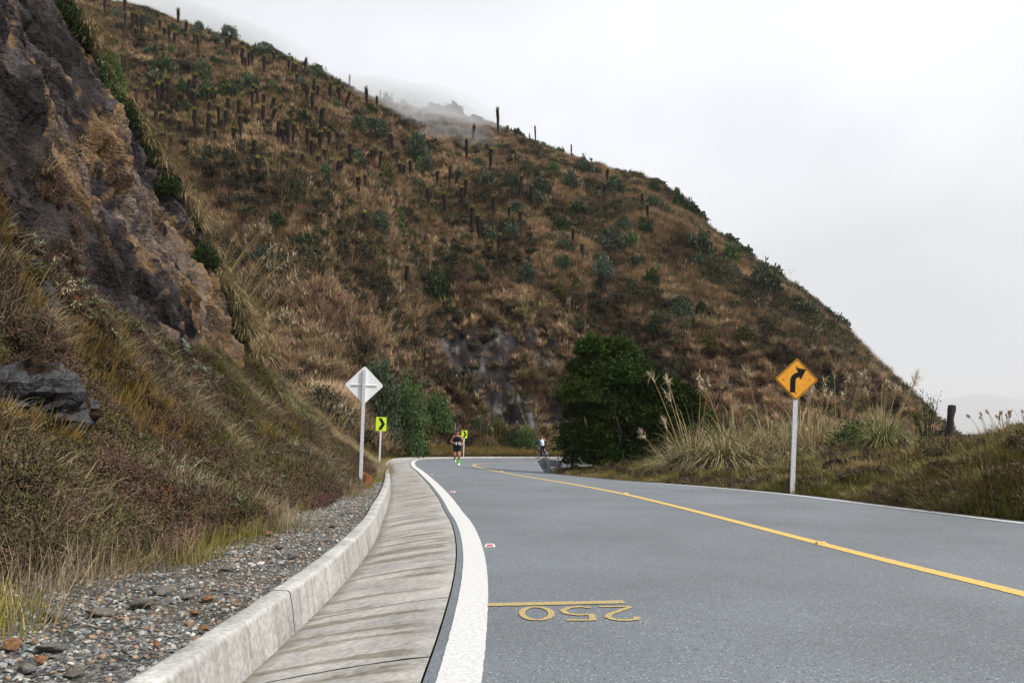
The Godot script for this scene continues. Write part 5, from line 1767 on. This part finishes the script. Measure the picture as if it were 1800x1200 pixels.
func build_runner() -> void:
	var foot := seen_at(804, 817, 41.0)
	var o := base("person", Vector3(foot.x, -0.03, foot.z), "runner in black vest and shorts with bright green socks and a race bib", "person")
	var S := Color(0.36, 0.175, 0.105)
	var hipR := Vector3(0.09, 0.90, 0); var kneeR := Vector3(0.085, 0.50, 0.10); var ankR := Vector3(0.07, 0.10, 0.0)
	var hipL := Vector3(-0.09, 0.90, 0); var kneeL := Vector3(-0.12, 0.50, 0.03); var ankL := Vector3(-0.15, 0.31, -0.34)
	var shR := Vector3(0.175, 1.375, 0.02); var elR := Vector3(0.29, 1.13, -0.06); var wrR := Vector3(0.235, 1.02, 0.14)
	var shL := Vector3(-0.175, 1.375, 0.02); var elL := Vector3(-0.31, 1.14, -0.08); var wrL := Vector3(-0.155, 1.06, 0.15)
	var head := Vector3(0.0, 1.575, 0.07)
	var torso := [[Vector3(-0.06, 0.95, 0), 0.115, Vector3(0.06, 0.95, 0), 0.115], [Vector3(-0.05, 1.1, 0.01), 0.105, Vector3(0.05, 1.1, 0.01), 0.105], [Vector3(-0.075, 1.27, 0.03), 0.105, Vector3(0.075, 1.27, 0.03), 0.105], [Vector3(0, 0.95, 0), 0.12, Vector3(0, 1.28, 0.03), 0.115]]
	var bones := torso.duplicate()
	bones.append_array([[Vector3(-0.13, 1.375, 0.01), 0.055, Vector3(0.13, 1.375, 0.01), 0.055], [Vector3(0, 1.36, 0.02), 0.058, Vector3(0, 1.5, 0.05), 0.05]])
	bones.append_array([[hipR, 0.098, kneeR, 0.062], [kneeR, 0.06, kneeR.lerp(ankR, 0.35) + Vector3(0, 0, -0.02), 0.058], [kneeR.lerp(ankR, 0.35) + Vector3(0, 0, -0.02), 0.056, ankR, 0.036]])
	bones.append_array([[hipL, 0.098, kneeL, 0.062], [kneeL, 0.06, kneeL.lerp(ankL, 0.35), 0.058], [kneeL.lerp(ankL, 0.35), 0.056, ankL, 0.036]])
	for a in [[shR, elR, wrR], [shL, elL, wrL]]:
		bones.append_array([[a[0], 0.056, a[1], 0.041], [a[1], 0.04, a[2], 0.027]])
	var b := MB.new()
	net(b, bones, 0.016, S)
	net(b, head_bones(head), 0.008, S, Transform3D(), 90.0)
	for a in [[elR, wrR, Vector3(-1, 0, 0)], [elL, wrL, Vector3(1, 0, 0)]]:
		net(b, hand_bones(1.0), 0.006, S, look(a[1], a[1] + (a[1] - a[0]), a[2]), 220.0)
	var body := obj("body", b.mesh(), M.skin, o)
	var blackc := Color(0.012, 0.011, 0.014)
	b = MB.new()
	var vest := []
	for q in torso: vest.append([q[0], q[1] + 0.012, q[2], q[3] + 0.012])
	vest.append_array([[Vector3(-0.085, 1.30, 0.02), 0.075, Vector3(-0.09, 1.41, 0.0), 0.036], [Vector3(0.085, 1.30, 0.02), 0.075, Vector3(0.09, 1.41, 0.0), 0.036]])
	net(b, vest, 0.016, blackc)
	obj("vest", b.mesh(), M.cloth, o)
	b = MB.new()
	net(b, [[Vector3(-0.07, 0.95, 0), 0.132, Vector3(0.07, 0.95, 0), 0.132], [hipR, 0.125, hipR.lerp(kneeR, 0.42), 0.105], [hipL, 0.125, hipL.lerp(kneeL, 0.42), 0.105]], 0.016, blackc * 1.2)
	obj("shorts", b.mesh(), M.cloth, o)
	for a in [[kneeR, ankR, Vector3(0, -0.035, 0.13)], [kneeL, ankL, Vector3(0, -0.14, 0.02)]]:
		b = MB.new()
		net(b, [[a[0].lerp(a[1], 0.62), 0.052, a[1], 0.043], [a[1], 0.043, a[1] + a[2] * 0.3, 0.04]], 0.012, Color(0.10, 0.62, 0.08))
		obj("sock", b.mesh(), M.cloth, o)
		b = MB.new()
		var heel: Vector3 = a[1] + Vector3(0, -0.045, -0.02) if a[2].z > 0.1 else a[1] + Vector3(0, 0.0, -0.045)
		net(b, [[heel, 0.042, heel + a[2], 0.034], [heel + a[2] * 0.5, 0.043, heel + a[2], 0.036]], 0.012, Color(0.7, 0.7, 0.68))
		var shoe := obj("shoe", b.mesh(), M.cloth, o)
		b = MB.new()
		net(b, [[heel + Vector3(0, 0.03, 0.01), 0.036, heel + a[2] * 0.45 + Vector3(0, 0.03, 0), 0.032]], 0.012, Color(0.02, 0.02, 0.022))
		obj("shoe_upper", b.mesh(), M.cloth, shoe)
	b = MB.new()
	net(b, [[head + Vector3(0, 0.048, -0.02), 0.093, head + Vector3(0, 0.05, 0.01), 0.088], [head + Vector3(0, 0.0, -0.06), 0.06, head + Vector3(0, -0.02, -0.07), 0.04]], 0.01, Color(0.035, 0.02, 0.075))
	obj("cap", b.mesh(), M.cloth, o)
	b = MB.new()
	b.box(head + Vector3(-0.036, 0.004, 0.094), Vector3(0.032, 0, -0.006), Vector3(0, 0.02, 0), Vector3(0, 0, 0.004), Color(0.01, 0.012, 0.02), 0.002)
	b.box(head + Vector3(0.036, 0.004, 0.094), Vector3(0.032, 0, 0.006), Vector3(0, 0.02, 0), Vector3(0, 0, 0.004), Color(0.01, 0.012, 0.02), 0.002)
	b.box(head + Vector3(0, 0.012, 0.099), Vector3(0.012, 0, 0), Vector3(0, 0.005, 0), Vector3(0, 0, 0.003), Color(0.01, 0.012, 0.02))
	obj("sunglasses", b.mesh(), M.gloss, o)
	b = MB.new()
	b.box(Vector3(0.055, 1.045, 0.139), Vector3(0.11, 0, -0.012), Vector3(0, 0.07, 0.006), Vector3(0, 0, 0.0015), Color(0.62, 0.68, 0.78))
	var bib := obj("bib", b.mesh(), M.cloth, o)
	b = MB.new()
	for k in 3:
		b.box(Vector3(0.0 + 0.05 * k, 1.04, 0.147 - 0.0055 * k), Vector3(0.015, 0, -0.0016), Vector3(0, 0.03, 0.0026), Vector3(0, 0, 0.001), Color(0.03, 0.035, 0.07))
	obj("bib_print", b.mesh(), M.cloth, bib)

func ring(b: MB, c: Vector3, ax: Vector3, ay: Vector3, r: float, thick: float, col: Color) -> void:
	var pts := []
	var rad := []
	for k in 29:
		var a := TAU * k / 28.0
		pts.append(c + ax * cos(a) * r + ay * sin(a) * r)
		rad.append(thick)
	b.tube(pts, rad, 6, col, false)

func build_cyclist() -> void:
	# the bicycle points to the lower left of the bend, wheels on the road
	var foot := seen_at(954, 807, 64.0)
	var at := Vector3(foot.x, -0.1, foot.z)
	var turn := -0.82
	var o := base("bicycle", at, "dark bicycle with a pale frame held upright at the far kerb", "bicycle")
	o.rotation.y = turn
	var fw := Vector3(-0.53, 0.345, 0)
	var rw := Vector3(0.52, 0.345, 0)
	var bb := Vector3(0.09, 0.29, 0)
	var seat := Vector3(0.22, 0.80, 0)
	var hd := Vector3(-0.36, 0.83, 0)
	var pale := Color(0.55, 0.57, 0.6)
	for w in [fw, rw]:
		var wheel := MB.new()
		ring(wheel, w, Vector3.RIGHT, Vector3.UP, 0.305, 0.013, Color(0.08, 0.08, 0.085))
		var wo := obj("wheel", wheel.mesh(), M.gloss, o)
		var ty := MB.new()
		ring(ty, w, Vector3.RIGHT, Vector3.UP, 0.328, 0.019, Color(0.015, 0.015, 0.016))
		obj("tyre", ty.mesh(), M.leaf, wo)
		var sp := MB.new()
		for k in 14:
			var a := TAU * k / 14.0
			sp.tube([w, w + Vector3(cos(a), sin(a), 0) * 0.3], [0.0025, 0.0025], 3, Color(0.3, 0.3, 0.32), false)
		sp.tube([w - Vector3(0, 0, 0.05), w + Vector3(0, 0, 0.05)], [0.022, 0.022], 8, Color(0.1, 0.1, 0.1))
		obj("spokes", sp.mesh(), M.gloss, wo)
	var f := MB.new()
	for s in [[hd + Vector3(0.02, -0.1, 0), bb], [seat + Vector3(-0.03, -0.1, 0), bb], [hd, seat + Vector3(-0.02, -0.12, 0)], [hd + Vector3(-0.01, 0.03, 0), hd + Vector3(0.03, -0.14, 0)]]:
		f.tube(s, [0.02, 0.02], 7, pale)
	for z in [-0.05, 0.05]:
		f.tube([bb + Vector3(0, 0, z * 0.6), rw + Vector3(0, 0, z)], [0.011, 0.009], 5, pale)
		f.tube([seat + Vector3(-0.02, -0.14, z * 0.4), rw + Vector3(0, 0, z)], [0.009, 0.008], 5, pale)
	obj("frame", f.mesh(), M.gloss, o)
	var k := MB.new()
	for z in [-0.055, 0.055]:
		k.tube([hd + Vector3(0.03, -0.14, z), fw + Vector3(0, 0, z)], [0.016, 0.011], 6, Color(0.03, 0.03, 0.035))
	k.tube([hd + Vector3(0.03, -0.14, -0.055), hd + Vector3(0.03, -0.14, 0.055)], [0.016, 0.016], 6, Color(0.03, 0.03, 0.035))
	obj("fork", k.mesh(), M.gloss, o)
	k = MB.new()
	k.tube([hd + Vector3(0, 0.02, 0), hd + Vector3(-0.05, 0.1, 0)], [0.014, 0.014], 6, Color(0.03, 0.03, 0.03))
	k.tube([hd + Vector3(-0.02, 0.1, -0.33), hd + Vector3(-0.05, 0.1, -0.1), hd + Vector3(-0.05, 0.1, 0.1), hd + Vector3(-0.02, 0.1, 0.33)], [0.015, 0.013, 0.013, 0.015], 6, Color(0.03, 0.03, 0.03))
	obj("handlebar", k.mesh(), M.gloss, o)
	k = MB.new()
	net(k, [[seat + Vector3(0.1, 0.1, -0.03), 0.04, seat + Vector3(0.1, 0.1, 0.03), 0.04], [seat + Vector3(0.08, 0.1, 0), 0.04, seat + Vector3(-0.12, 0.1, 0), 0.022]], 0.012, Color(0.015, 0.015, 0.015))
	k.tube([seat + Vector3(-0.02, -0.1, 0), seat + Vector3(0.01, 0.08, 0)], [0.014, 0.014], 6, Color(0.2, 0.2, 0.2))
	obj("saddle", k.mesh(), M.leaf, o)
	k = MB.new()
	ring(k, bb + Vector3(0, 0, 0.06), Vector3.RIGHT, Vector3.UP, 0.09, 0.008, Color(0.05, 0.05, 0.05))
	k.tube([bb + Vector3(0, 0, -0.09), bb + Vector3(0, 0, 0.09)], [0.016, 0.016], 6, Color(0.1, 0.1, 0.1))
	k.tube([bb + Vector3(0, 0, 0.08), bb + Vector3(-0.05, -0.16, 0.08)], [0.012, 0.011], 5, Color(0.1, 0.1, 0.1))
	k.tube([bb + Vector3(0, 0, -0.08), bb + Vector3(0.05, 0.16, -0.08)], [0.012, 0.011], 5, Color(0.1, 0.1, 0.1))
	k.box(bb + Vector3(-0.05, -0.17, 0.13), Vector3(0.045, 0, 0), Vector3(0, 0.01, 0), Vector3(0, 0, 0.04), Color(0.03, 0.03, 0.03))
	k.box(bb + Vector3(0.05, 0.17, -0.13), Vector3(0.045, 0, 0), Vector3(0, 0.01, 0), Vector3(0, 0, 0.04), Color(0.03, 0.03, 0.03))
	obj("crankset", k.mesh(), M.gloss, o)
	# the rider stands astride, one foot on the road, one hand on the bar and the other at the waist
	var basis := Basis(Vector3.UP, turn)
	var r := base("person", at, "cyclist in dark clothes with pale blue vest astride the bicycle", "person")
	var S := Color(0.34, 0.18, 0.115)
	var dark := Color(0.014, 0.017, 0.028)
	var w := func(v: Vector3) -> Vector3: return basis * v
	var hip: Vector3 = w.call(Vector3(-0.03, 0.90, 0.0))
	var fwd := Vector3(-0.15, 0, 0.99).normalized()
	var right := Vector3(0.99, 0, 0.15).normalized()
	var chest := hip + Vector3(-0.03, 0.36, 0) + fwd * 0.02
	var head := hip + Vector3(-0.03, 0.68, 0) + fwd * 0.06
	var ftA: Vector3 = w.call(bb + Vector3(-0.05, -0.13, 0.13)) 
	var ftB := Vector3(0.24, 0.06, 0.10)
	var hA := hip - right * 0.09
	var hB := hip + right * 0.09
	var kA := hA.lerp(ftA, 0.5) + fwd * 0.09
	var kB := hB.lerp(ftB, 0.5) + fwd * 0.05
	var bar: Vector3 = w.call(hd + Vector3(-0.02, 0.125, 0.30))
	var sA := chest - right * 0.19 + Vector3.UP * 0.12
	var sB := chest + right * 0.19 + Vector3.UP * 0.12
	var eA := sA.lerp(bar, 0.5) - right * 0.08
	var eB := sB + right * 0.10 + Vector3(0, -0.27, 0) - fwd * 0.08
	var wB := hip + right * 0.13 + Vector3(0, 0.10, 0) + fwd * 0.13
	var b := MB.new()
	net(b, [[hip, 0.13, chest, 0.135], [chest, 0.13, chest + Vector3.UP * 0.1, 0.1], [sA, 0.06, sB, 0.06], [chest + Vector3.UP * 0.12, 0.06, head - Vector3.UP * 0.06, 0.05], [hA, 0.09, kA, 0.06], [kA, 0.058, ftA, 0.04], [hB, 0.09, kB, 0.06], [kB, 0.058, ftB, 0.04], [sA, 0.05, eA, 0.04], [eA, 0.038, bar.lerp(eA, 0.2), 0.028], [sB, 0.05, eB, 0.04], [eB, 0.038, wB, 0.028]], 0.018, S)
	var turned := Transform3D(Basis(right, Vector3.UP, fwd), head)
	net(b, head_bones(Vector3.ZERO), 0.009, S, turned, 90.0)
	net(b, hand_bones(1.3), 0.006, S, look(bar.lerp(eA, 0.2), bar.lerp(eA, 0.2) + (bar - eA), Vector3.DOWN), 220.0)
	net(b, hand_bones(0.7), 0.006, S, look(wB, wB + (wB - eB), -right), 220.0)
	obj("body", b.mesh(), M.skin, r)
	b = MB.new()
	net(b, [[hip, 0.135, hip + Vector3.UP * 0.05, 0.138], [hA, 0.102, kA, 0.072], [kA, 0.07, ftA + Vector3.UP * 0.06, 0.052], [hB, 0.102, kB, 0.072], [kB, 0.07, ftB + Vector3.UP * 0.06, 0.052]], 0.018, dark)
	obj("trousers", b.mesh(), M.cloth, r)
	b = MB.new()
	for q in [[sA, eA, bar.lerp(eA, 0.25)], [sB, eB, wB]]:
		net(b, [[q[0], 0.066, q[1], 0.052], [q[1], 0.05, q[2].lerp(q[1], 0.08), 0.038]], 0.015, dark)
	obj("sleeves", b.mesh(), M.cloth, r)
	b = MB.new()
	net(b, [[hip + Vector3.UP * 0.09, 0.145, chest, 0.152], [chest, 0.148, chest + Vector3.UP * 0.1, 0.112]], 0.015, Color(0.60, 0.66, 0.80))
	var vest := obj("vest", b.mesh(), M.cloth, r)
	b = MB.new()
	net(b, [[hip + Vector3.UP * 0.2 - right * 0.07 + fwd * 0.02, 0.1, chest - right * 0.075 + fwd * 0.025, 0.115], [chest - right * 0.08 + fwd * 0.02, 0.11, chest - right * 0.07 + Vector3.UP * 0.12, 0.07]], 0.015, Color(0.05, 0.32, 0.55))
	obj("vest_panel", b.mesh(), M.cloth, vest)
	b = MB.new()
	net(b, [[head + Vector3(0, 0.065, 0) - fwd * 0.06, 0.085, head + Vector3(0, 0.075, 0) + fwd * 0.04, 0.082]], 0.012, Color(0.09, 0.02, 0.025))
	obj("helmet", b.mesh(), M.gloss, r)
	for q in [ftA, ftB]:
		b = MB.new()
		net(b, [[q - Vector3.UP * 0.02 - fwd * 0.04, 0.042, q - Vector3.UP * 0.025 + fwd * 0.15, 0.034]], 0.012, Color(0.02, 0.02, 0.022))
		obj("shoe", b.mesh(), M.cloth, r)

# ---------------------------------------------------------------- far land
func build_far() -> void:
	# the valley floor far below, out to the horizon, and a mountain beyond it
	var pos := PackedVector3Array()
	var col := PackedColorArray()
	for k in 24:
		for j in 40:
			var x := -12000.0 + 40000.0 * j / 39.0
			var z := -150.0 + 26000.0 * k / 23.0
			pos.append(P(x, -62.0 + 10.0 * noise_a.get_noise_2d(x * 0.01, z * 0.01), z))
			col.append(Color(0.07, 0.08, 0.04))
	structure("ground", grid_mesh(24, 40, pos, col), M.soil, "valley floor far below the road")
	pos = PackedVector3Array()
	col = PackedColorArray()
	for k in 26:
		for j in 70:
			var px := 1300.0 + 900.0 * j / 69.0
			var top := table([[1300, 800], [1560, 745], [1640, 706], [1700, 694], [1735, 691], [1800, 704], [1950, 740], [2200, 790]], px)
			var z := 15600.0 + 220.0 * k
			var t := smoothstep(0.0, 1.0, k / 20.0)
			var y := lerpf(-70.0, 1.0 + (780.0 - top) / FOCAL * 20000.0, t)
			pos.append(P((px - 900.0) / FOCAL * z, y + 50.0 * noise_a.get_noise_2d(px * 0.05, k * 0.5), z))
			col.append(Color(0.07, 0.075, 0.05))
	structure("mountain", grid_mesh(26, 70, pos, col), M.soil, "faint far mountain almost lost in the haze")

func build_mist() -> void:
	# a rag of low cloud drifting over the crest of the hill
	var m := FogMaterial.new()
	m.density = 0.036
	m.albedo = Color(0.93, 0.94, 0.96)
	for t in [[745, 228, 146, 34, 12, 22], [772, 262, 136, 26, 13, 14], [812, 305, 127, 20, 13, 12], [700, 208, 152, 34, 9, 20], [790, 215, 150, 24, 10, 16], [300, 50, 172, 44, 12, 20], [385, 80, 165, 36, 12, 18], [838, 345, 120, 15, 10, 9], [460, 100, 160, 26, 10, 14], [725, 262, 136, 20, 12, 12]]:
		var f := FogVolume.new()
		f.shape = RenderingServer.FOG_VOLUME_SHAPE_ELLIPSOID
		f.size = Vector3(t[3], t[4], t[5])
		f.material = m
		f.name = numbered("mist")
		add_child(f)
		f.position = seen_at(t[0], t[1], t[2])
		f.rotation.z = -0.35
		tag(f, "thin white mist drifting across the hill crest", "mist", "rags of mist on the hill", "stuff")

func sky_image() -> ImageTexture:
	# an overcast sky, brighter overhead and round the veiled sun, with soft cloud
	var w := 512
	var h := 256
	var im := Image.create(w, h, false, Image.FORMAT_RGBF)
	var n := FastNoiseLite.new()
	n.seed = 4
	n.frequency = 1.1
	n.fractal_octaves = 5
	var sun := to_sun()
	for y in h:
		for x in w:
			var el := PI * (0.5 - (y + 0.5) / h)
			var az := TAU * (x + 0.5) / w
			var d := Vector3(sin(az) * cos(el), sin(el), -cos(az) * cos(el))
			var near := acos(clampf(d.dot(sun), -1, 1))
			var l := 0.61 + 0.26 * maxf(0.0, sin(el)) + 0.55 * exp(-near * near / 0.95)
			l *= 1.0 + 0.34 * n.get_noise_3dv(d * Vector3(1.3, 2.4, 1.3))
			var cool := clampf(1.25 - l, 0.0, 0.5)
			var c := Color(l * (1.0 - 0.11 * cool), l * (1.0 - 0.035 * cool), l * (1.0 + 0.075 * cool))
			if el < 0.0:
				c = c * 0.55
			im.set_pixel(x, y, c)
	return ImageTexture.create_from_image(im)

func to_sun() -> Vector3:
	return Vector3(0.74, 0.80, 0.30).normalized()

func _ready() -> void:
	# camera, sky, sun, exposure
	var cam := Camera3D.new()
	cam.name = "camera"
	add_child(cam)
	cam.position = Vector3(0, 1, 0)
	cam.near = 0.1
	cam.far = 60000.0
	cam.projection = Camera3D.PROJECTION_FRUSTUM
	cam.size = 0.1 * 1200.0 / FOCAL
	cam.frustum_offset = Vector2(0, 0.1 * 180.0 / FOCAL)
	cam.current = true
	var env := Environment.new()
	env.background_mode = Environment.BG_SKY
	var sky := Sky.new()
	var sm := PanoramaSkyMaterial.new()
	sm.panorama = sky_image()
	sky.sky_material = sm
	env.sky = sky
	env.background_energy_multiplier = 1.0
	env.tonemap_mode = Environment.TONE_MAPPER_LINEAR
	env.tonemap_exposure = 1.3
	env.fog_enabled = true
	env.fog_density = 0.00012
	env.fog_light_color = Color(0.95, 0.96, 0.98)
	env.volumetric_fog_enabled = true
	env.volumetric_fog_density = 0.0
	env.sdfgi_enabled = true
	env.ssao_enabled = true
	env.ssil_enabled = true
	var we := WorldEnvironment.new()
	we.environment = env
	add_child(we)
	var sun := DirectionalLight3D.new()
	sun.name = "sun"
	add_child(sun)
	sun.look_at_from_position(Vector3.ZERO, -to_sun())
	sun.light_energy = 1.5
	sun.light_color = Color(1.0, 0.965, 0.91)
	sun.light_angular_distance = 3.0
	sun.shadow_enabled = true

	rng.seed = 20240
	noise_a.seed = 1
	noise_b.seed = 2
	noise_c.seed = 3
	for n in [noise_a, noise_b, noise_c]:
		n.noise_type = FastNoiseLite.TYPE_SIMPLEX_SMOOTH
		n.frequency = 0.35
		n.fractal_octaves = 4
	cells.seed = 8
	cells.noise_type = FastNoiseLite.TYPE_CELLULAR
	cells.cellular_return_type = FastNoiseLite.RETURN_CELL_VALUE
	cells.frequency = 0.7
	cells.fractal_type = FastNoiseLite.FRACTAL_NONE
	make_materials()
	lay_rails()
	build_far()
	build_hill()
	build_bank()
	build_verge()
	build_road()
	build_gutter()
	print("ground ", Time.get_ticks_msec())
	build_signs()
	build_studs()
	build_guardrail()
	build_fence_post()
	build_runner()
	build_cyclist()
	print("people ", Time.get_ticks_msec())
	plant_shrubs()
	big_bush()
	plant_rosettes()
	plant_tussocks()
	print("plants ", Time.get_ticks_msec())
	build_rocks()
	build_gravel()
	plant_bank()
	cover_verge()
	cover_hill()
	build_mist()
	print("cover ", Time.get_ticks_msec())
